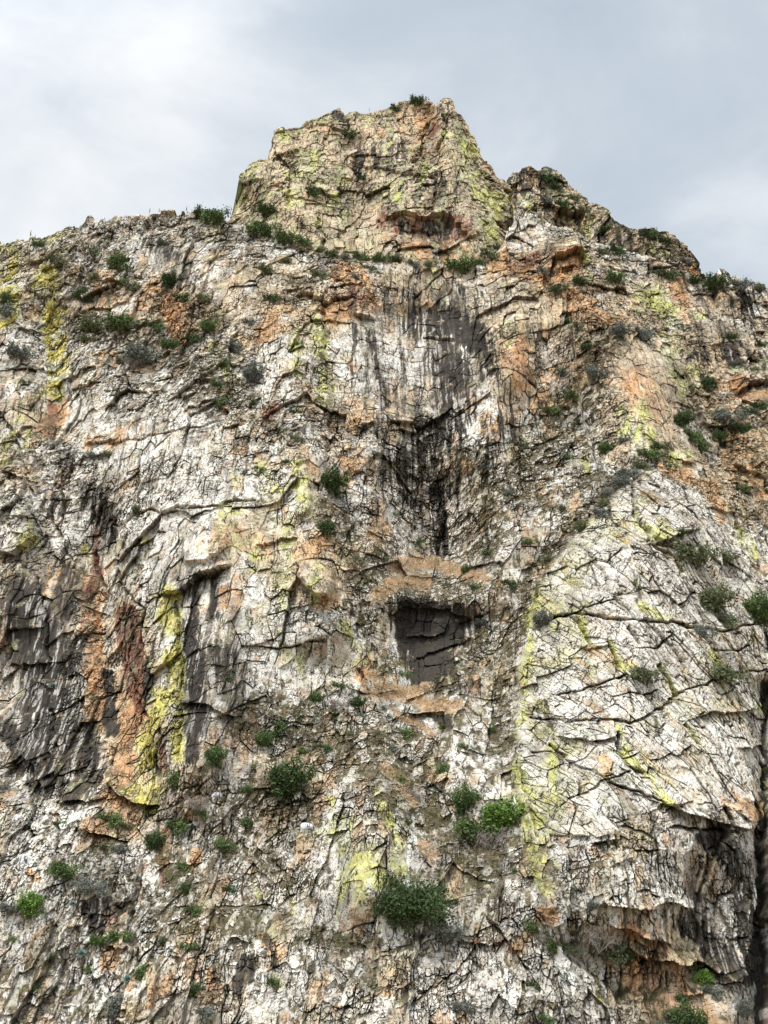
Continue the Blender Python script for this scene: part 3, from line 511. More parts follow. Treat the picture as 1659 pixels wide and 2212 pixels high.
    for dy_, dz_ in nb:
        bxs.append(xx[-1:]); bys.append(yy[-1:] + dy_); bzs.append(np.maximum(zz[-1:] + dz_ + (.8 if dy_ < 10 else 3) * (vn(x[-1:] / 3, x[-1:] * 0 + dy_, 3) - .5), -20))
    xx = np.concatenate(bxs); yy = np.concatenate(bys); zz = np.concatenate(bzs)
    col = np.concatenate([col] + [col[-1:]] * len(nb)); al = np.concatenate([al] + [al[-1:]] * len(nb))
    if side_wrap:
        L = lambda a, k, dv: np.concatenate([a[:, :1] + dv, a, a[:, -1:] + k], 1)
        xx = L(xx, -2, 2); yy = L(yy, 45, 45); zz = L(zz, 0, 0); col = np.concatenate([col[:, :1], col, col[:, -1:]], 1); al = np.concatenate([al[:, :1], al, al[:, -1:]], 1)
    h, w = xx.shape
    co = np.stack([xx, yy, zz], -1).astype(F).reshape(-1, 3)
    ii = np.arange(h * w, dtype=np.int32).reshape(h, w)
    q = np.stack([ii[:-1, :-1], ii[:-1, 1:], ii[1:, 1:], ii[1:, :-1]], -1).reshape(-1, 4)
    me = bpy.data.meshes.new(name)
    me.vertices.add(len(co)); me.vertices.foreach_set('co', co.ravel())
    me.loops.add(q.size); me.loops.foreach_set('vertex_index', q.ravel())
    me.polygons.add(len(q)); me.polygons.foreach_set('loop_start', np.arange(0, q.size, 4, dtype=np.int32))
    me.update(calc_edges=True)
    at_ = me.color_attributes.new('rock_tint', 'FLOAT_COLOR', 'POINT')
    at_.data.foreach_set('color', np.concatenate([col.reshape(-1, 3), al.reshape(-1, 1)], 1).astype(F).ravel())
    me.polygons.foreach_set('use_smooth', np.zeros(len(q), bool))
    ob = bpy.data.objects.new(name, me); scene.collection.objects.link(ob)
    ob['kind'] = 'structure'; ob['label'] = label
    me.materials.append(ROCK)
    mesh_store.append((co, np.concatenate([nzs.ravel(), np.zeros(len(co) - nzs.size, F)]) if not side_wrap else None))
    print(name, len(co), time.time() - T0)
    return dict(x=x, y=yy[:x.shape[0]] if not side_wrap else None, z=z, g=g, nz=nzs, xx=xx, yy=yy, zz=zz, px=px, py=py)

# ------------------------------------------------------------------ materials
def rock_material():
    m = bpy.data.materials.new('weathered_quartzite'); m.use_nodes = True; nt = m.node_tree; n, l = nt.nodes, nt.links
    b = n['Principled BSDF']; b.inputs['Roughness'].default_value = .92; b.inputs['Specular IOR Level'].default_value = .12
    a = node(n, 'ShaderNodeAttribute'); a.attribute_name = 'rock_tint'
    tcn = node(n, 'ShaderNodeTexCoord')
    def noise(scale, det, rough, vec, dist=0):
        f = node(n, 'ShaderNodeTexNoise'); f.inputs['Scale'].default_value = scale; f.inputs['Detail'].default_value = det; f.inputs['Roughness'].default_value = rough; f.inputs['Distortion'].default_value = dist; l.new(vec, f.inputs['Vector']); return f.outputs['Fac']
    def rng_(v, a0, a1, b0, b1):
        r = node(n, 'ShaderNodeMapRange'); 
        for i_, q in zip((1, 2, 3, 4), (a0, a1, b0, b1)): r.inputs[i_].default_value = q
        l.new(v, r.inputs[0]); return r.outputs[0]
    def math_(op, x, y):
        q = node(n, 'ShaderNodeMath'); q.operation = op
        for i_, w in enumerate((x, y)):
            if isinstance(w, (int, float)): q.inputs[i_].default_value = w
            else: l.new(w, q.inputs[i_])
        return q.outputs[0]
    def mapped(sc, rot=(0, 0, 0)):
        mpn = node(n, 'ShaderNodeMapping'); mpn.inputs['Scale'].default_value = sc; mpn.inputs['Rotation'].default_value = rot; l.new(wv, mpn.inputs[0]); return mpn.outputs[0]
    # slight warp so no joint runs dead straight
    nw = node(n, 'ShaderNodeTexNoise'); nw.inputs['Scale'].default_value = .9; nw.inputs['Detail'].default_value = 3; l.new(tcn.outputs['Object'], nw.inputs['Vector'])
    sc_ = node(n, 'ShaderNodeVectorMath'); sc_.operation = 'MULTIPLY_ADD'; l.new(nw.outputs['Color'], sc_.inputs[0]); sc_.inputs[1].default_value = (1.1, 1.1, 1.1); l.new(tcn.outputs['Object'], sc_.inputs[2]); wv = sc_.outputs[0]
    f = noise(2.6, 5, .75, mapped((1.6, 1.6, 1.0)))
    tint = rng_(f, .3, .7, .70, 1.22)
    # hairline fractures: long broken lines in a few directions; the slab has its own, dipping to the right
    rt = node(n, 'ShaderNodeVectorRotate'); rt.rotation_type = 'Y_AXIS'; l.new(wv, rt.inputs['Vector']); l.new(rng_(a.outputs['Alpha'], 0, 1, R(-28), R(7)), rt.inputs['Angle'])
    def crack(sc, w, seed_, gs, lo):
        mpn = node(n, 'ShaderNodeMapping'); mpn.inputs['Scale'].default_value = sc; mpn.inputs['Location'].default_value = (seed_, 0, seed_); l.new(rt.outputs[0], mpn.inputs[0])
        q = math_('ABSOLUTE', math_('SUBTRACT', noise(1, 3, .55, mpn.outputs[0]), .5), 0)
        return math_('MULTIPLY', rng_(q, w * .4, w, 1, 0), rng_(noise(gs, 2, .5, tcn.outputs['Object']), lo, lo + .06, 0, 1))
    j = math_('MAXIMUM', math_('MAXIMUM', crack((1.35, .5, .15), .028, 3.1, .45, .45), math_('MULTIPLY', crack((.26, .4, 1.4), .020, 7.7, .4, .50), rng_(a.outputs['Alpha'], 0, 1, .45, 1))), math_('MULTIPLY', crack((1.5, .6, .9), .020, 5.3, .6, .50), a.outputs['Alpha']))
    mu = node(n, 'ShaderNodeMix'); mu.data_type = 'RGBA'; mu.blend_type = 'MULTIPLY'; mu.inputs['Factor'].default_value = 1
    l.new(a.outputs['Color'], mu.inputs[6]); l.new(tint, mu.inputs[7])
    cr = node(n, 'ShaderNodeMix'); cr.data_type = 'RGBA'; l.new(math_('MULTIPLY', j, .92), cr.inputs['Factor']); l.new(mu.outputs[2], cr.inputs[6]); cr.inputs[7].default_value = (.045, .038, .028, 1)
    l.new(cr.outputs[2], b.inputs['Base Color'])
    hgt = noise(3.2, 4, .65, tcn.outputs['Object'])
    bp = node(n, 'ShaderNodeBump'); bp.inputs['Strength'].default_value = .9; bp.inputs['Distance'].default_value = .30
    l.new(hgt, bp.inputs['Height']); l.new(bp.outputs[0], b.inputs['Normal'])
    return m
ROCK = rock_material()
def simple_mat(name, c, var=.25, rough=.85, attr=None, trans=0):
    m = bpy.data.materials.new(name); m.use_nodes = True; nt = m.node_tree; n, l = nt.nodes, nt.links
    b = n['Principled BSDF']; b.inputs['Roughness'].default_value = rough; b.inputs['Specular IOR Level'].default_value = .2
    tcn = node(n, 'ShaderNodeTexCoord'); f = node(n, 'ShaderNodeTexNoise'); f.inputs['Scale'].default_value = 1.7; f.inputs['Detail'].default_value = 3; l.new(tcn.outputs['Object'], f.inputs['Vector'])
    hs = node(n, 'ShaderNodeHueSaturation'); hs.inputs['Color'].default_value = (*c, 1)
    r = node(n, 'ShaderNodeMapRange'); r.inputs[1].default_value = .3; r.inputs[2].default_value = .7; r.inputs[3].default_value = 1 - var; r.inputs[4].default_value = 1 + var
    if attr:
        a = node(n, 'ShaderNodeAttribute'); a.attribute_name = attr; l.new(a.outputs['Fac'], r.inputs[0]); r.inputs[1].default_value = 0; r.inputs[2].default_value = 1
    else: l.new(f.outputs['Fac'], r.inputs[0])
    l.new(r.outputs[0], hs.inputs['Value']); l.new(hs.outputs[0], b.inputs['Base Color'])
    return m

# ------------------------------------------------------------------ the mountain
crest_main = [(-420, 720), (-250, 640), (-100, 575), (0, 524), (22, 527), (62, 522), (100, 510), (140, 492), (165, 483), (182, 477), (188, 460), (199, 458), (205, 472), (216, 474), (222, 464), (230, 476), (255, 464), (300, 468), (340, 465), (360, 461), (400, 458), (430, 456),
    (470, 470), (500, 478), (530, 482), (560, 495), (620, 515), (680, 540), (760, 555), (850, 562), (950, 568), (1040, 570), (1062, 552), (1085, 525), (1100, 495), (1118, 452), (1136, 418), (1146, 414), (1160, 432), (1172, 470), (1190, 483), (1240, 500), (1270, 520), (1320, 530),
    (1380, 545), (1420, 562), (1480, 588), (1522, 604), (1535, 596), (1548, 586), (1562, 584), (1572, 592), (1580, 600), (1588, 596), (1600, 606), (1659, 616), (1800, 680), (2080, 800)]
main = build_rock('mountain_face', MAIN, crest_main, 1750, 1650, -1.5, 1.5, -3, 'steep fractured pale cliff face filling the lower part of the view', 1)
crest_crag = [(498, 560), (501, 455), (505, 430), (516, 388), (530, 362), (558, 346), (580, 345), (590, 300), (594, 283), (604, 277), (640, 275), (662, 262), (700, 246), (730, 232), (738, 236), (742, 250), (762, 243), (800, 243), (830, 236), (860, 222), (880, 216), (915, 215), (942, 225),
    (952, 215), (966, 211), (974, 214), (986, 240), (1005, 262), (1026, 296), (1040, 335), (1060, 366), (1084, 402), (1092, 440), (1097, 480), (1100, 560)]
xa = at(499, 450, 246)[0]; xb = at(1097, 450, 246)[0]
crag = build_rock('summit_crag', CR, crest_crag, 900, 620, xa, xb, at(800, 640, 232)[2], 'blocky lichen-covered summit tower rising above the shoulder', 2, side_wrap=True, ragged=.55, amp=.72)
crest_peak = [(1020, 620), (1060, 520), (1078, 450), (1090, 405), (1104, 379), (1125, 368), (1150, 362), (1165, 367), (1180, 363), (1205, 370), (1215, 385), (1240, 405), (1256, 420), (1270, 430), (1290, 440), (1310, 456), (1330, 475), (1355, 491), (1380, 494), (1420, 496),
    (1440, 500), (1460, 512), (1480, 526), (1500, 547), (1506, 562), (1516, 582), (1532, 600), (1600, 616), (1800, 700)]
xa = at(1040, 450, 272)[0]; xb = at(1700, 600, 262)[0]
peak = build_rock('back_peak', PK, crest_peak, 640, 420, xa, xb, at(1300, 700, 262)[2], 'darker jagged peak behind the right of the summit', 3, side_wrap=True, ragged=.8)

# ground sheet
me = bpy.data.meshes.new('ground'); s = 6000
n_ = 60; gx, gy = np.meshgrid(np.linspace(-s, s, n_), np.linspace(-s, s, n_)); co = np.stack([gx, gy, gx * 0], -1).reshape(-1, 3)
ii = np.arange(n_ * n_).reshape(n_, n_); q = np.stack([ii[:-1, :-1], ii[:-1, 1:], ii[1:, 1:], ii[1:, :-1]], -1).reshape(-1, 4)
me.from_pydata(co.tolist(), [], q.tolist()); go = bpy.data.objects.new('ground', me); scene.collection.objects.link(go)
go['kind'] = 'structure'; go['label'] = 'dry stony valley floor below the cliff'
me.materials.append(simple_mat('dry_ground', (.22, .18, .12)))
# ------------------------------------------------------------------ where the rock is, seen from the survey point
BW, BH = 840, 1120
DB = np.full((BH, BW), 1e6, F)
for co, _ in mesh_store:
    px, py = project(co[:, 0], co[:, 1], co[:, 2]); dd = np.sqrt((co ** 2).sum(1))
    i = (px / 2).astype(int); j = (py / 2).astype(int); m = (i >= 0) & (i < BW) & (j >= 0) & (j < BH) & (co[:, 1] > 50)
    np.minimum.at(DB, (j[m], i[m]), dd[m])
def surf(px, py):
    i = int(np.clip(px / 2, 2, BW - 3)); j = int(np.clip(py / 2, 2, BH - 3))
    for _ in range(60):
        w = DB[j - 1:j + 2, i - 1:i + 2]
        if (w < 9e5).sum() >= 5: break
        j = min(j + 1, BH - 3)
    d = float(np.median(w[w < 9e5]))
    p = np.array(at(px, j * 2.0, 100.0)); q = p - np.array([0, 0, CAMZ]); q /= np.linalg.norm(q)
    return q * d + np.array([0, 0, CAMZ * .3]), d * .4245 * 2 / 2212 * 1.0

class MB:
    def __init__(s): s.v = []; s.f = []; s.c = []
    def quad(s, p, c=0.5):
        n = len(s.v); s.v += [tuple(x) for x in p]; s.f.append(tuple(range(n, n + len(p)))); s.c += [c] * len(p)
    def tube(s, pts, rad, seg=5, c=.5):
        n0 = len(s.v)
        for k, p in enumerate(pts):
            a = np.array(pts[min(k + 1, len(pts) - 1)]) - np.array(pts[max(k - 1, 0)]); a = a / (np.linalg.norm(a) + 1e-9)
            b = np.cross(a, (0.3, 1, .2)); b /= np.linalg.norm(b) + 1e-9; d = np.cross(a, b)
            for q in range(seg):
                t = 2 * math.pi * q / seg; s.v.append(tuple(np.array(p) + rad[k] * (b * math.cos(t) + d * math.sin(t)))); s.c.append(c)
        for k in range(len(pts) - 1):
            for q in range(seg):
                s.f.append((n0 + k * seg + q, n0 + k * seg + (q + 1) % seg, n0 + (k + 1) * seg + (q + 1) % seg, n0 + (k + 1) * seg + q))
    def build(s, name, mat, parent=None):
        me = bpy.data.meshes.new(name); me.from_pydata(s.v, [], s.f); me.update()
        a = me.attributes.new('shade', 'FLOAT', 'POINT'); a.data.foreach_set('value', np.array(s.c, F))
        me.materials.append(mat); o = bpy.data.objects.new(name, me); scene.collection.objects.link(o)
        if parent: o.parent = parent
        return o
rd = random.Random(5)
BARK = simple_mat('weathered_bark', (.16, .12, .09), .3)
GREYWOOD = simple_mat('dead_wood', (.30, .26, .23), .3)
LEAF = {'dark': simple_mat('dark_green_leaves', (.066, .098, .036), .55, attr='shade'), 'green': simple_mat('green_leaves', (.105, .150, .052), .5, attr='shade'),
        'bright': simple_mat('bright_green_leaves', (.13, .22, .045), .5, attr='shade'), 'olive': simple_mat('olive_leaves', (.15, .165, .085), .5, attr='shade'),
        'grey': simple_mat('grey_green_leaves', (.165, .175, .145), .45, attr='shade')}
def crown(seed, clumps, per, flat=.75, leaf=.05, loose=.2, upright=1.0):
    r = np.random.default_rng(seed); cs = []
    lobes = [(r.uniform(-.5, .5), r.uniform(-.25, .25), r.uniform(-.25, .3) * flat, r.uniform(.35, .6)) for _ in range(5)]
    while len(cs) < clumps:
        L = lobes[r.integers(5)]; d = r.normal(size=3); d /= np.linalg.norm(d); k = L[3] * (r.random() ** .4)
        cs.append(np.array([L[0] + d[0] * k, L[1] + d[1] * k * .8, (L[2] + d[2] * k * flat * upright)]))
    m = MB(); V = []; C = []
    for c in cs:
        base = r.random(); cr = r.uniform(.10, .10 + loose)
        P = c + r.normal(size=(per, 3)) * cr * .55
        for p in P:
            a = r.normal(size=3); a /= np.linalg.norm(a); b = np.cross(a, r.normal(size=3)); b /= np.linalg.norm(b) + 1e-9
            l = leaf * r.uniform(.6, 1.4); w = l * .5
            m.quad([p - a * l, p + b * w, p + a * l, p - b * w], float(np.clip(base * .55 + r.random() * .45, 0, 1)))
    return m, cs
def branches(cs, base, n, rad, seg=4, tip=.25):
    m = MB(); r = np.random.default_rng(3)
    for k in r.permutation(len(cs))[:n]:
        c = cs[k]; b = np.array(base); mid = b * .5 + c * .5 + r.normal(size=3) * .07
        m.tube([b + r.normal(size=3) * .02, b * .75 + mid * .25 + r.normal(size=3) * .02, mid, c], [rad, rad * .8, rad * .5, rad * tip], seg)
    return m
VAR = {'round': (1, 60, 72, .80, .052, .15, 1), 'spread': (2, 50, 64, .5, .052, .15, 1), 'loose': (3, 32, 50, .75, .045, .26, 1), 'tall': (4, 50, 62, .9, .055, .16, 1.4), 'clump': (6, 24, 50, .8, .080, .2, 1), 'low': (8, 30, 46, .42, .070, .2, 1), 'big': (9, 120, 110, .72, .034, .13, 1)}
protos = {}
def add_copy(key, make):
    if key not in protos:
        protos[key] = make(); protos[key + ('used',)] = False
    src = protos[key]
    if not protos[key + ('used',)]:
        protos[key + ('used',)] = True; return src
    c = src.copy(); scene.collection.objects.link(c)
    for ch in list(src.children):
        d = ch.copy(); scene.collection.objects.link(d); d.parent = c
    return c
def make_shrub(var, tint):
    def f():
        root = bpy.data.objects.new('shrub', None); scene.collection.objects.link(root); root.empty_display_size = .2
        m, cs = crown(*VAR[var]); lift = np.array([0, -.28, .42 if var not in ('low', 'spread') else .26])
        m.v = [tuple(np.array(p) + lift) for p in m.v]; m.build('foliage', LEAF[tint], root)
        branches([c + lift for c in cs], (0, .12, -.12), 9, .030).build('branches', BARK, root)
        return root
    return f
def make_dead():
    root = bpy.data.objects.new('dead_shrub', None); scene.collection.objects.link(root)
    r = np.random.default_rng(12); m = MB(); t = MB()
    for k in range(12):
        a = r.uniform(-1.3, 1.3); e = r.uniform(.3, 1.3); end = np.array([math.sin(a) * .8, -.35 - .3 * r.random(), .2 + .7 * math.sin(e)])
        mid = end * .5 + r.normal(size=3) * .08; m.tube([np.array([0, .1, -.1]), mid, end], [.03, .018, .006], 4)
        for q in range(16):
            s = mid + (end - mid) * r.random(); e2 = s + r.normal(size=3) * .2; t.tube([s, (s + e2) / 2 + r.normal(size=3) * .02, e2], [.009, .006, .003], 3)
    m.build('branches', GREYWOOD, root); t.build('twigs', GREYWOOD, root)
    return root
AGAVE = simple_mat('blue_green_agave', (.20, .28, .24), .3, attr='shade'); STALK = simple_mat('dried_flower_stalk', (.34, .30, .22), .2); PALE = simple_mat('pale_flower_spike', (.42, .44, .24), .2)
def make_agave():
    root = bpy.data.objects.new('agave', None); scene.collection.objects.link(root)
    r = np.random.default_rng(21); m = MB()
    for k in range(70):
        a = k * 2.399; e = R(8 + 75 * (k / 70) + r.uniform(-6, 6)); L = r.uniform(.8, 1.05) * (1 - .25 * k / 70)
        d = np.array([math.cos(a) * math.cos(e), math.sin(a) * math.cos(e), math.sin(e)]); s = np.cross(d, (0, 0, 1)); s /= np.linalg.norm(s); u = np.cross(s, d)
        p0 = d * .05; p1 = d * L * .45 + u * .02; p2 = d * L - np.array([0, 0, .08]); w = .055
        m.quad([p0 - s * w * .7, p0 + s * w * .7, p1 + s * w, p1 - s * w], r.random()); m.quad([p1 - s * w, p1 + s * w, p2], r.random())
    o = m.build('leaves', AGAVE, root); o.location = (0, -.25, .25); o.rotation_euler = (R(35), 0, 0)
    c = MB(); c.tube([(0, 0.1, -.1), (0, -.1, .12), (0, -.22, .3)], [.12, .14, .08], 7); c.build('core', BARK, root)
    return root
def make_stalk(kind):
    def f():
        root = bpy.data.objects.new('flower_stalk', None); scene.collection.objects.link(root)
        r = np.random.default_rng(31); m = MB(); m.tube([(0, 0, -.08), (.01, 0, .4), (.0, 0, .75), (.03, 0, 1)], [.022, .018, .014, .006], 5); m.build('stem', STALK, root)
        s = MB()
        for k in range(130):
            z = .62 + .38 * r.random(); a = r.uniform(0, 6.28); w = .05 * (1.15 - (z - .62) / .38)
            p = np.array([.01, 0, z]); q = p + np.array([math.cos(a) * w, math.sin(a) * w, .02]); s.tube([p, q], [.007, .011], 3)
        s.build('seed_spike', PALE if kind == 'pale' else STALK, root)
        return root
    return f
def boulder_mesh(seed, name):
    import bmesh
    bm = bmesh.new(); r = np.random.default_rng(seed); pts = []
    for _ in range(26):
        d = r.normal(size=3); d /= np.linalg.norm(d); pts.append(d * (r.uniform(.82, 1.05) * np.array([1, .75, .68])))
    for p in pts: bm.verts.new(p)
    bmesh.ops.convex_hull(bm, input=bm.verts); bmesh.ops.bevel(bm, geom=bm.edges[:], offset=.03, segments=1, affect='EDGES')
    bmesh.ops.triangulate(bm, faces=bm.faces[:]); bmesh.ops.subdivide_edges(bm, edges=bm.edges[:], cuts=2)
    for v in bm.verts:
        v.co += v.co.normalized() * float((vn(np.array([v.co.x * 5 + 9]), np.array([v.co.y * 5 + v.co.z * 7 + 9]), seed)[0] - .5) * .07)
    me = bpy.data.meshes.new(name); bm.to_mesh(me); bm.free()
    a = me.color_attributes.new('rock_tint', 'FLOAT_COLOR', 'POINT')
    cols = []
    for v in me.vertices:
        k = float(fbm(np.array([v.co.x * 2 + 9]), np.array([v.co.z * 2 + v.co.y + 9]), 3, seed)[0]); c = np.array([.76, .75, .72]) * (1 - k * .5) + np.array([.4, .41, .42]) * k * .5
        cols += [*c, 1]
    a.data.foreach_set('color', cols); me.materials.append(ROCK)
    return me

def place(o, px, py, w, label, cat, group=None, rz=None, sx=1.0, anchor=.35):
    p, s = surf(px, py + anchor * w); k = w * s * .5 * (1.0 if cat == 'boulder' else 1.2 if cat == 'agave' else 1.55)
    p = p + np.array([0, -.22 * k, 0])
    o.location = tuple(p); o.scale = (k * sx, k, k); o.rotation_euler = (0, 0, rd.uniform(-.5, .5) if rz is None else rz)
    if sx == 1 and rd.random() < .5: o.scale[0] *= -1 if False else 1
    o['label'] = label; o['category'] = cat
    if group: o['group'] = group
SH = 'shrubs rooted in the cliff'
shrubs = [
 # px, py, width, shape, tint, label
 (888, 1945, 122, 'big', 'dark', 'largest dark green bushy tree at the foot of the yellow-streaked buttress'),
 (965, 1990, 66, 'loose', 'grey', 'grey-green twiggy shrub touching the right side of the largest bushy tree'),
 (632, 1670, 92, 'round', 'dark', 'round dense dark green bush on the slope above and left of the yellow-streaked buttress'),
 (1018, 1712, 66, 'round', 'green', 'upper left bush of the trio in the gully left of the pale slab'),
 (1080, 1750, 84, 'round', 'bright', 'glossy bright green bush at the right of the trio left of the pale slab'),
 (1010, 1770, 78, 'spread', 'green', 'low spreading green bush at the bottom left of the trio in the gully'),
 (726, 1038, 70, 'round', 'dark', 'dark green bush in the upper gully beside the yellow pillar'),
 (698, 1132, 36, 'tall', 'dark', 'narrow dark shrub wedged in the cleft right of the left wall'),
 (603, 1558, 38, 'clump', 'dark', 'right bush of the pair on the slope under the left wall'),
 (578, 1584, 44, 'round', 'green', 'left bush of the pair on the slope under the left wall'),
 (470, 1618, 48, 'round', 'green', 'solitary green bush at the foot of the dark streaked left wall'),
 (374, 1672, 40, 'tall', 'green', 'upright shrub just right of the golden lichen pillar'),
 (342, 1800, 44, 'round', 'dark', 'dark round shrub under the tip of the golden lichen pillar'),
 (390, 1770, 36, 'clump', 'green', 'small green shrub above and right of the shrub under the golden pillar'),
 (393, 1862, 30, 'tall', 'green', 'upper of two stacked upright shrubs in the lower left cleft'),
 (393, 1906, 30, 'tall', 'dark', 'lower of two stacked upright shrubs in the lower left cleft'),
 (62, 1942, 50, 'tall', 'bright', 'bright green upright bush near the lower left edge'),
 (32, 1940, 38, 'low', 'grey', 'low grey shrub left of the bright upright bush near the lower left edge'),
 (146, 1856, 58, 'spread', 'green', 'wide shrub hanging on the white wall at lower left'),
 (205, 1898, 56, 'loose', 'grey', 'wispy grey-green shrub right of and below the white wall at lower left'),
 (1538, 1288, 66, 'round', 'olive', 'upper olive bush on the right half of the pale slab'),
 (1566, 1330, 36, 'clump', 'olive', 'small olive shrub just below the upper olive bush on the pale slab'),
 (1648, 1308, 72, 'round', 'green', 'dense bush cut off by the right edge beside the pale slab'),
 (1502, 1185, 76, 'low', 'olive', 'long low olive shrub under the small roof high on the slab'),
 (1562, 1192, 50, 'low', 'olive', 'low olive shrub right of the long low one on the pale slab'),
 (1388, 1438, 54, 'spread', 'olive', 'olive bush in the middle of the pale slab'),
 (1558, 1440, 66, 'spread', 'olive', 'wide olive bush at the right of the slab below the thin grey one'),
 (1175, 1328, 44, 'round', 'grey', 'grey shrub on the left edge of the pale slab'),
 (1520, 1352, 40, 'loose', 'grey', 'thin grey shrub between the two olive bushes on the right of the slab'),
 (1472, 902, 42, 'round', 'dark', 'dark green bush under the orange wall at upper right'),
 (1490, 935, 32, 'clump', 'green', 'green shrub just below the dark one under the orange wall'),
 (1522, 826, 32, 'tall', 'dark', 'dark upright shrub in a groove of the yellow wall at upper right'),
 (1578, 898, 60, 'loose', 'grey', 'large hazy grey-green shrub at the right under the orange roof'),
 (1556, 945, 44, 'round', 'dark', 'dark bush below the hazy grey-green shrub at right'),
 (1512, 958, 30, 'clump', 'green', 'small green bush left of the dark bush at right'),
 (250, 566, 40, 'tall', 'green', 'bushy green shrub standing on the upper left shoulder'),
 (370, 602, 38, 'round', 'dark', 'ball-shaped dark shrub under the black-streaked wall on the left shoulder'),
 (176, 636, 34, 'tall', 'dark', 'dark green shrub on the orange rock of the left shoulder'),
 (125, 560, 28, 'clump', 'olive', 'small olive shrub beside the yellow lichen of the left shoulder'),
 (18, 668, 32, 'clump', 'grey', 'grey shrub near the left edge beside bright yellow lichen'),
 (48, 755, 50, 'low', 'grey', 'low grey-green shrub on the slanting rock at the left edge'),
 (421, 727, 26, 'clump', 'dark', 'small dark shrub right of the orange block on the left shoulder'),
 (375, 735, 36, 'low', 'green', 'low green shrub at the foot of the orange block'),
 (312, 760, 60, 'low', 'grey', 'wide low grey-green shrub above the white wall on the left'),
 (268, 690, 52, 'low', 'green', 'low green shrub on the ledge left of the orange block'),
 (208, 695, 46, 'low', 'olive', 'low olive shrub further left on the same ledge'),
 (555, 806, 50, 'round', 'grey', 'grey-green bush in the hollow left of the lichened pillar'),
 (456, 695, 40, 'spread', 'green', 'spreading green shrub in the gully right of the orange block'),
 (508, 745, 30, 'clump', 'grey', 'grey shrub lower in the gully right of the orange block'),
 (470, 464, 56, 'spread', 'green', 'wide green bush on the skyline left of the summit tower'),
 (438, 458, 34, 'low', 'dark', 'low dark shrub on the skyline just left of the wide green bush'),
 (570, 490, 54, 'spread', 'green', 'green bush at the left foot of the summit tower'),
 (622, 508, 44, 'low', 'green', 'low green shrub right of the bush at the left foot of the tower'),
 (582, 448, 38, 'low', 'dark', 'dark shrub on the ledge low on the left side of the tower'),
 (1000, 568, 56, 'low', 'green', 'low green bush under the orange right foot of the tower'),
 (860, 554, 32, 'low', 'dark', 'dark shrub on the ledge under the overhang of the tower'),
 (822, 552, 30, 'low', 'green', 'low green shrub left of the dark one on the tower ledge'),
 (776, 550, 24, 'clump', 'green', 'small green shrub at the base of the vertical cleft of the tower'),
 (676, 413, 24, 'clump', 'dark', 'small dark shrub on the open yellow face of the tower'),
 (785, 381, 18, 'clump', 'dark', 'tiny dark shrub in the middle cleft of the tower'),
 (757, 291, 24, 'clump', 'dark', 'small dark shrub below the pointed notch of the tower'),
 (906, 214, 30, 'low', 'dark', 'low shrub on the very top of the tower'),
 (852, 232, 18, 'clump', 'dark', 'tiny shrub on the crest just left of the tower top'),
 (1325, 538, 28, 'clump', 'dark', 'dark shrub below the right peak beside the ridge'),
 (1330, 592, 36, 'low', 'green', 'low green shrub on the sloping rib below the right peak'),
 (1340, 712, 40, 'round', 'grey', 'grey-green bush at left of the pair on the right buttress'),
 (1385, 718, 34, 'clump', 'grey', 'grey-green bush at right of the pair on the right buttress'),
 (1548, 604, 44, 'low', 'dark', 'dark low shrub on the skyline saddle at far right'),
 (1282, 800, 42, 'loose', 'grey', 'hazy grey shrub at the head of the mossy gully'),
 (1240, 852, 32, 'clump', 'green', 'small green shrub in the mossy gully below the hazy grey one'),
 (1012, 1222, 28, 'round', 'green', 'green shrub at the right end of the upper dry-grass terrace'),
 (950, 1654, 34, 'tall', 'green', 'green shrub on the stony slope above the gully trio'),
 (858, 1668, 30, 'clump', 'green', 'low green shrub above the yellow-streaked buttress'),
 (685, 1496, 34, 'round', 'green', 'green shrub behind the pale flower spike under the left wall'),
 (773, 1506, 36, 'round', 'dark', 'dark green shrub at the left end of the lower dry-grass terrace'),
 (736, 1464, 30, 'low', 'green', 'low green shrub on the blocks above the dead purple-grey shrub'),
 (876, 1446, 34, 'loose', 'green', 'loose green shrub at the lower left of the black cave wall'),
 (1191, 2026, 44, 'tall', 'green', 'green shrub leaning from the rocks at bottom right of centre'),
 (1140, 1985, 28, 'tall', 'green', 'small upright shrub above the leaning shrub at bottom right of centre'),
 (1506, 2098, 40, 'tall', 'bright', 'yellow-green shrub under the long roof at lower right'),
 (1494, 2190, 84, 'round', 'dark', 'dark dense bush cut off by the bottom edge at right'),
 (1438, 2202, 66, 'spread', 'grey', 'grey-green bush at the bottom edge left of the dark dense bush'),
 (1597, 2158, 32, 'tall', 'grey', 'slim grey-green shrub near the bottom right corner'),
 (222, 2008, 38, 'low', 'green', 'low shrub under the brown stained block at lower left'),
 (272, 1996, 48, 'low', 'green', 'wider low shrub right of the one under the brown stained block'),
 (246, 2160, 48, 'tall', 'grey', 'tall grey-green shrub near the bottom left'),
 (306, 2086, 34, 'tall', 'green', 'upright green shrub right of the pale agave at bottom left'),
 (486, 1808, 40, 'loose', 'green', 'loose shrub on the rubble left of the yellow-streaked buttress'),
 (536, 1756, 36, 'spread', 'green', 'spreading shrub on the rubble below the round dense bush'),
 (1000, 2148, 40, 'low', 'grey', 'low shrub near the bottom edge right of centre'),
]
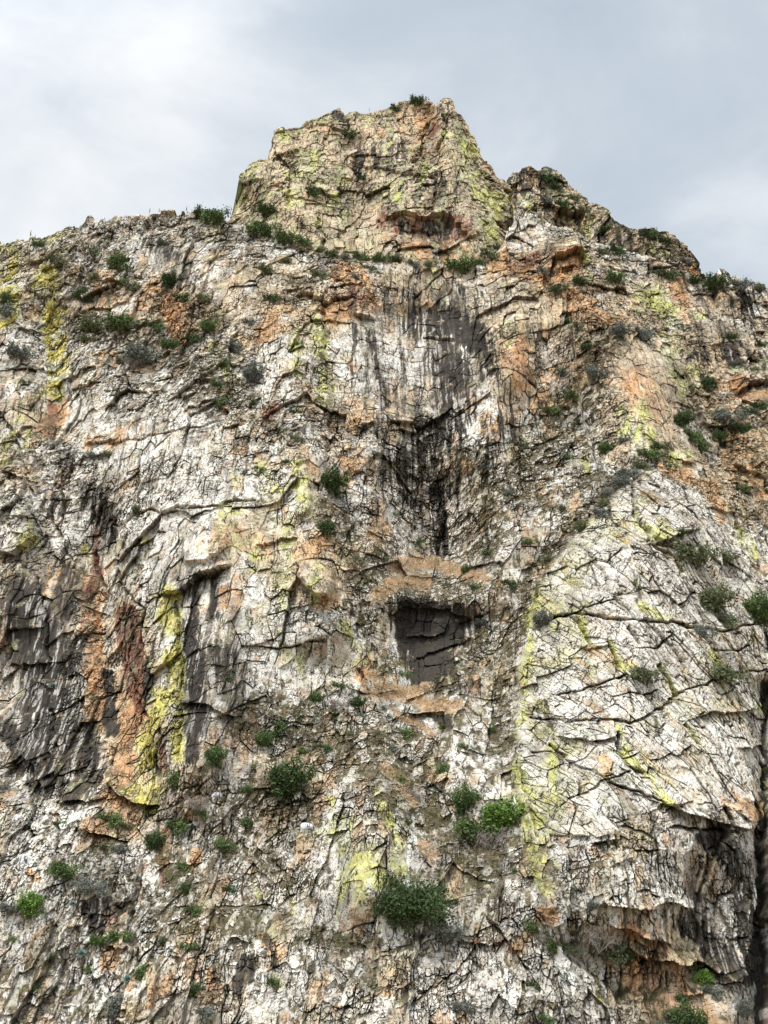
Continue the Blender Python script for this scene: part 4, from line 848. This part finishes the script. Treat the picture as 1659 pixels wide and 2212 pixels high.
fam = [
 ('small green shrub in the diagonal shrub line along the top left edge of the pale slab', 'shrubs in the diagonal line above the pale slab', 'green', [(1400, 975, 30), (1380, 995, 34), (1358, 1018, 32), (1340, 1038, 34), (1322, 1056, 32), (1308, 1078, 30), (1296, 1098, 26), (1262, 1126, 34)]),
 ('small shrub scattered over the broken upper left shoulder', 'small shrubs on the upper left shoulder', 'olive', [(200, 542, 26), (90, 522, 22), (262, 602, 24), (210, 596, 22), (300, 745, 28), (190, 720, 26), (340, 700, 24), (268, 770, 26), (440, 640, 22), (300, 700, 20), (488, 780, 28), (470, 820, 24), (590, 640, 26), (575, 575, 28), (540, 690, 20), (620, 560, 20), (650, 735, 22), (545, 860, 24), (290, 616, 26), (355, 520, 22), (396, 640, 26), (20, 640, 26), (60, 820, 24)]),
 ('small dark shrub on the darker peak behind the summit tower', 'shrubs on the back peak', 'dark', [(1180, 385, 26), (1200, 400, 22), (1215, 440, 24), (1180, 430, 18), (1260, 450, 20), (1310, 490, 22), (1400, 505, 24), (1440, 515, 22), (1480, 560, 18), (1240, 425, 18)]),
 ('small green shrub in the mossy rubble gully between the dark alcove and the right buttress', 'shrubs in the mossy rubble gully', 'green', [(1190, 880, 24), (1140, 960, 22), (1250, 910, 22), (1100, 1060, 22), (1150, 1160, 28), (1060, 1180, 24), (1190, 1200, 24), (1270, 740, 22), (1220, 800, 24), (1310, 960, 28), (1230, 980, 22), (1220, 1086, 22), (1100, 1250, 24), (1040, 1330, 24), (1030, 1260, 22)]),
 ('small green shrub on the stony slope below the lower dry-grass terrace', 'shrubs on the central stony slope', 'green', [(870, 1572, 34), (900, 1575, 26), (730, 1545, 20), (780, 1535, 22), (766, 1570, 26), (660, 1606, 22), (820, 1575, 22), (640, 1530, 22), (840, 1600, 22), (1000, 1600, 24), (1060, 1560, 26), (1030, 1530, 22), (700, 1600, 20), (590, 1500, 20), (960, 1560, 22), (880, 1760, 22)]),
 ('small shrub scattered over the broken lower left face', 'shrubs on the lower left face', 'green', [(245, 1755, 36), (280, 1765, 28), (232, 1815, 26), (265, 1820, 30), (200, 2075, 26), (363, 2006, 24), (424, 1948, 24), (416, 2020, 30), (450, 2168, 28), (424, 2115, 28), (40, 2010, 24), (120, 2040, 22), (500, 1905, 26), (330, 1700, 22), (440, 1740, 24), (540, 1690, 26), (560, 1640, 22), (640, 1790, 22), (136, 1765, 22), (80, 2110, 26), (590, 2100, 22)]),
 ('small shrub rooted in the cracks of the broken rock at lower right', 'shrubs at lower right', 'grey', [(1533, 2122, 28), (1466, 2132, 30), (1306, 2035, 50), (1345, 2048, 34), (1240, 2030, 30), (1280, 1930, 26), (1225, 1900, 22), (1120, 1860, 24), (1150, 2110, 26), (1640, 2060, 24), (1644, 1900, 22), (1640, 1700, 22), (1180, 2180, 26)]),
 ('tiny shrub gripping a ledge of the central and left walls', 'tiny shrubs on the walls', 'olive', [(640, 940, 20), (560, 1005, 18), (520, 1010, 16), (300, 1090, 24), (210, 975, 26), (240, 970, 20), (480, 860, 24), (640, 880, 20), (690, 590, 22), (770, 595, 20), (800, 575, 18), (850, 1100, 20), (900, 1160, 18), (830, 1195, 22), (1050, 1000, 18), (770, 1200, 18), (625, 990, 18), (490, 1450, 18)]),
 ('small shrub on the right-hand slope between the yellow walls and the pale slab', 'shrubs on the right-hand slope', 'dark', [(1600, 920, 30), (1620, 880, 30), (1640, 870, 24), (1590, 780, 20), (1640, 790, 24), (1580, 720, 22), (1440, 590, 26), (1500, 600, 28), (1600, 612, 30), (1640, 622, 26), (1450, 1000, 22), (1420, 955, 26), (1600, 1050, 22), (1350, 940, 24), (1245, 700, 24), (1225, 690, 20), (1210, 620, 34), (1250, 600, 28), (1170, 580, 18), (1300, 540, 22), (1640, 740, 20), (1470, 1140, 22)]),
 ('small low shrub on the ledge along the foot of the summit tower', 'shrubs along the foot of the tower', 'green', [(655, 520, 26), (690, 535, 24), (720, 543, 22), (750, 552, 20), (935, 566, 26), (1035, 560, 26), (1055, 545, 26), (1072, 528, 24), (890, 562, 18), (545, 492, 22), (800, 553, 20)]),
]
for k, (px, py, w, var, tint, label) in enumerate(shrubs):
    o = add_copy(('shrub', var, tint), make_shrub(var, tint)); place(o, px, py, w, label, 'shrub' if k else 'tree', SH if k else None)
vs = ['clump', 'low', 'clump', 'round', 'loose', 'low']
marks = [(500, 900, 'the lichened pillar left of the alcove'), (390, 690, 'the orange block on the left shoulder'), (340, 545, 'the black-streaked wall on the left shoulder'), (115, 780, 'the golden lichen gully at left'), (20, 590, 'the yellow lichen at the left edge'),
 (195, 465, 'the little rock spire on the left skyline'), (560, 620, 'the cracked pink-white face under the tower'), (760, 660, 'the orange roof above the alcove'), (900, 760, 'the black-streaked alcove'), (950, 1150, 'the black slot in the gully'), (925, 1240, 'the upper dry-grass terrace'),
 (930, 1380, 'the black cave wall'), (890, 1500, 'the lower dry-grass terrace'), (790, 1800, 'the yellow-streaked buttress'), (630, 1670, 'the round dense bush'), (890, 1950, 'the largest bushy tree'), (350, 1600, 'the golden lichen pillar'), (80, 1600, 'the black stained wall'),
 (60, 1850, 'the large creased white boulder'), (220, 1975, 'the brown stained block'), (280, 2090, 'the large pale agave at bottom left'), (450, 1170, 'the pale square block on the left wall'), (680, 1260, 'the jutting white block'), (250, 1000, 'the banded white wall at left'),
 (1210, 580, 'the red-orange roof at upper right'), (1115, 790, 'the orange pillar right of the alcove'), (1390, 860, 'the peach-coloured wall'), (1430, 670, 'the yellow lichen wall at upper right'), (1475, 650, 'the red stained wall'), (1620, 840, 'the orange roof at the right edge'),
 (1180, 370, 'the top of the back peak'), (1400, 500, 'the right skyline shoulder'), (1380, 1030, 'the top of the pale slab'), (1170, 1260, 'the left corner of the pale slab'), (1050, 1750, 'the trio of bushes'), (1300, 1750, 'the lower half of the pale slab'), (1390, 1960, 'the long roof at lower right'),
 (1470, 2140, 'the orange rock at bottom right'), (1640, 1900, 'the dark cleft at the right edge'), (800, 480, 'the face of the summit tower'), (980, 545, 'the orange foot of the tower'), (600, 490, 'the left foot of the tower'), (1240, 850, 'the mossy gully'), (1560, 920, 'the hazy grey-green shrub')]
vs = ['clump', 'low', 'clump', 'round', 'loose', 'low']; words = {'clump': 'compact', 'low': 'low wide', 'round': 'rounded', 'loose': 'wispy'}
tn = {'dark': 'dark green', 'green': 'green', 'olive': 'olive', 'grey': 'grey-green'}; alt = {'green': ['green', 'dark', 'green', 'olive', 'grey'], 'olive': ['olive', 'dark', 'grey', 'green', 'olive'], 'dark': ['dark', 'dark', 'olive', 'dark', 'grey'], 'grey': ['grey', 'green', 'olive', 'grey', 'dark']}
small = []
for label, grp, tint, pts in fam:
    for k, (px, py, w) in enumerate(pts):
        var = vs[k % 6] if w > 19 else 'clump'; t_ = alt[tint][(k * 3 + int(px)) % 5]
        mx_, my_, mn_ = min(marks, key=lambda m: (m[0] - px) ** 2 + (m[1] - py) ** 2)
        dx_, dy_ = px - mx_, py - my_
        far = 'beside' if max(abs(dx_), abs(dy_)) < 35 else ('below' if dy_ > 0 else 'above') if abs(dy_) > 1.6 * abs(dx_) else ('right of' if dx_ > 0 else 'left of') if abs(dx_) > 1.6 * abs(dy_) else ('below' if dy_ > 0 else 'above') + ' and ' + ('right of' if dx_ > 0 else 'left of')
        small.append([px, py, w, var, t_, grp, far + ' ' + mn_, words[var] + ' ' + tn[t_] + ' shrub'])
seen = {}
for q in small: seen.setdefault(q[6], []).append(q)
nth = ['first', 'second', 'third', 'fourth', 'fifth', 'sixth', 'seventh', 'eighth', 'ninth', 'tenth']
for where, qs in seen.items():
    qs.sort(key=lambda q: q[0])
    for n_i, q in enumerate(qs):
        lab = q[7] + ' ' + where
        if len(qs) == 2: lab = ('leftmost ', 'rightmost ')[n_i] + lab
        elif len(qs) > 2: lab = (nth[n_i] + ' from left, ' if n_i else 'leftmost ') + lab
        lab = ' '.join(lab.split()[:16])
        px, py, w, var, t_, grp = q[:6]
        place(add_copy(('shrub', var, t_), make_shrub(var, t_)), px, py, w, lab, 'shrub', grp, sx=rd.uniform(.9, 1.3))
for px, py, w, label in [(723, 1508, 48, 'dead purple-grey shrub on the slope under the left wall'), (1062, 1796, 60, 'bare grey branches hanging below the gully trio of bushes'), (430, 1722, 44, 'dead grey shrub on the rubble right of the golden pillar'),
                         (1180, 2008, 34, 'bare twiggy shrub beside the leaning shrub at bottom right of centre'), (1290, 2010, 60, 'wide bare grey shrub above the lower right scree'), (290, 780, 34, 'dry twiggy shrub below the wide low shrub on the left'), (884, 1700, 34, 'bare shrub on the dry grass above the yellow-streaked buttress')]:
    place(add_copy(('dead',), make_dead), px, py, w, label, 'dead shrub', 'dead shrubs')
for px, py, w, label in [
    (64, 1760, 22, 'agave on the white ledge near the left edge'), (231, 1757, 22, 'agave under the orange stained rock at lower left'), (299, 1876, 26, 'pale agave on the scree right of the brown rubble at lower left'),
    (161, 1930, 24, 'agave right of the bright upright bush at lower left'), (181, 2036, 30, 'large pale agave left of the fractured pink rock at bottom left'), (281, 2090, 30, 'large agave left of the upright green shrub at bottom left'),
    (434, 1836, 20, 'small agave under the tan block left of the buttress'), (373, 2032, 22, 'small agave on the finely broken lower left rocks'), (7, 1690, 22, 'agave at the left edge under the black stained wall'),
    (296, 2056, 18, 'small agave above the large one at bottom left'), (826, 1514, 30, 'upper of two agaves on the lower dry-grass terrace'), (836, 1532, 28, 'lower of two agaves on the lower dry-grass terrace'),
    (684, 1540, 28, 'dark agave below the pale flower spike'), (768, 1616, 24, 'agave on the bare slope above the yellow-streaked buttress'), (1017, 1600, 26, 'agave on the slope under the right flower spike'),
    (1064, 1632, 18, 'small agave on the rocks left of the slab foot'), (974, 1227, 22, 'agave right of the tall stalk on the upper dry-grass terrace'), (952, 1222, 16, 'small agave beside the tall stalk on the upper terrace'),
    (893, 1222, 18, 'agave at the left of the upper dry-grass terrace'), (654, 1972, 22, 'agave below the left side of the yellow-streaked buttress'), (644, 2024, 22, 'agave on the mossy band at bottom centre'),
    (1071, 1808, 22, 'agave below the bare branches of the gully trio'), (118, 1466, 26, 'agave under the roof on the black stained wall'), (1100, 1820, 18, 'small agave right of the one below the bare branches'),
    (716, 1650, 18, 'small agave right of the round dense bush'), (300, 1090, 16, 'tiny agave on the ledge of the left wall')]:
    place(add_copy(('agave',), make_agave), px, py, w, label, 'agave', 'agaves on the ledges', rz=rd.uniform(-.4, .4))
for px, py, h, kind, label in [
    (66, 520, 26, 'dry', 'left of two thin dry stalks on the far left skyline'), (76, 520, 18, 'dry', 'right of two thin dry stalks on the far left skyline'), (323, 466, 22, 'dry', 'thin dry stalk on the left skyline behind the rounded blocks'), (343, 464, 20, 'dry', 'thick seed stalk leaning on the left skyline'),
    (403, 457, 22, 'dry', 'thin dry stalk on the skyline left of the green bush'), (447, 458, 22, 'dry', 'dry stalk rising out of the green skyline bush'), (1407, 498, 14, 'dry', 'left of two stalks on the right skyline shoulder'), (1420, 498, 14, 'dry', 'right of two stalks on the right skyline shoulder'),
    (947, 1240, 46, 'pale', 'tall pale stalk on the upper dry-grass terrace'), (684, 1518, 34, 'pale', 'pale flower spike in front of the green shrub under the left wall'), (1006, 1596, 28, 'pale', 'pale flower spike above the agave on the central slope'),
    (1509, 930, 26, 'dry', 'pale dry stalk beside the bushes at upper right'), (278, 535, 34, 'dry', 'dry stalk before the black-streaked wall on the left shoulder'), (322, 732, 28, 'dry', 'dry stalk beside the orange block on the left shoulder'), (330, 596, 26, 'dry', 'dry stalk below the black-streaked wall'),
    (798, 243, 14, 'dry', 'tiny stalk on the crest of the summit tower'), (822, 652, 24, 'dry', 'dry stalk on the ledge above the dark alcove')]:
    o = add_copy(('stalk', kind), make_stalk(kind)); p, s = surf(px, py); k = h * s * 1.02
    o.location = tuple(p + np.array([0, -.3, 0])); kk = max(k, .1); o.scale = (kk * 1.1, kk * 1.1, kk * (1.15 if py > 600 else 1.3)); o.rotation_euler = (rd.uniform(-.05, .05), rd.uniform(-.09, .09), rd.uniform(0, 3))
    o['label'] = label; o['category'] = 'flower stalk'; o['group'] = 'dried agave stalks'
for k, (px, py, w, label) in enumerate([(668, 1770, 52, 'blue-grey boulder leaning left of the yellow-streaked buttress'), (44, 1752, 46, 'rounded white boulder on the ledge near the left edge'), (57, 1846, 64, 'large creased white boulder at lower left'),
    (943, 1820, 24, 'smaller white boulder in the gully below the dry grass'), (966, 1817, 34, 'larger white boulder in the gully beside the smaller one'), (1018, 1838, 34, 'flat pale boulder under the gully trio'), (985, 1792, 28, 'pale boulder left under the gully trio'),
    (470, 1700, 30, 'rounded grey boulder on the rubble under the left wall'), (985, 1498, 40, 'smooth pale boulder at the right end of the lower dry-grass terrace')]):
    me = boulder_mesh(40 + k, 'boulder'); o = bpy.data.objects.new('boulder', me); scene.collection.objects.link(o); place(o, px, py, w * .95, label, 'boulder', 'loose boulders', anchor=.05, rz=rd.uniform(-.4, .4), sx=1.01)

# ------------------------------------------------------------------ grass and low scrub nobody could count
def tufts(name, label, weight, n, blades, length, mats, seed, D=main):
    r = np.random.default_rng(seed); px, py = D['px'], D['py']
    W = weight.copy(); W[(px < -60) | (px > 1720) | (py > 2330)] = 0
    W = W.ravel().astype(np.float64); pick = r.choice(W.size, n, p=W / W.sum())
    h_, w_ = px.shape; X = D['xx'][:h_].ravel()[pick]; Y = D['yy'][:h_].ravel()[pick]; Z = D['zz'][:h_].ravel()[pick]
    N = n * blades; c = np.repeat(np.stack([X, Y, Z], 1), blades, 0) + r.normal(size=(N, 3)) * np.array([.16, .06, .05])
    L = length * r.uniform(.5, 1.3, (N, 1)) * np.repeat(r.uniform(.6, 1.4, (n, 1)), blades, 0)
    d = r.normal(size=(N, 3)) * np.array([.6, .35, .35]) + np.array([0, -.55, .75]); d /= np.linalg.norm(d, axis=1, keepdims=True)
    s = np.cross(d, r.normal(size=(N, 3))); s /= np.linalg.norm(s, axis=1, keepdims=True); wd = .022 * r.uniform(.6, 1.5, (N, 1)) * (length / .4)
    tip = c + d * L + np.array([0, 0, -1]) * L * .25
    co = np.stack([c - s * wd, c + s * wd, tip], 1).reshape(-1, 3).astype(F)
    me = bpy.data.meshes.new(name); me.vertices.add(N * 3); me.vertices.foreach_set('co', co.ravel()); me.loops.add(N * 3); me.loops.foreach_set('vertex_index', np.arange(N * 3, dtype=np.int32))
    me.polygons.add(N); me.polygons.foreach_set('loop_start', np.arange(0, N * 3, 3, dtype=np.int32)); me.update(calc_edges=True)
    a = me.attributes.new('shade', 'FLOAT', 'POINT'); a.data.foreach_set('value', np.repeat(np.repeat(r.random(n), blades) * .7 + r.random(N) * .3, 3).astype(F))
    me.materials.append(mats); o = bpy.data.objects.new(name, me); scene.collection.objects.link(o); o['kind'] = 'stuff'; o['label'] = label; o['category'] = 'grass'
g = main['g']; ledge = .25 + np.clip(main['nz'], 0, 1)
tufts('dry_grass', 'dry orange-brown grass on the two sloping terraces of the gully', np.clip(g['GRASS'] - .2, 0, 1), 5200, 8, .40, simple_mat('dry_grass_blades', (.70, .52, .33), .4, attr='shade'), 1)
tufts('ledge_grass', 'faded olive grass tufts in the cracks and rubble of the cliff', np.clip(g['MOSS'] - .15, 0, 1) ** 1.3 * ledge, 9000, 8, .40, simple_mat('olive_grass_blades', (.20, .19, .09), .45, attr='shade'), 2)
tufts('straw_grass', 'bleached straw-coloured grass on the stony slopes', np.clip(g['MOSS'] - .45, 0, 1) * ledge, 4500, 8, .36, simple_mat('straw_grass_blades', (.42, .34, .22), .4, attr='shade'), 3)

print('done', time.time() - T0)
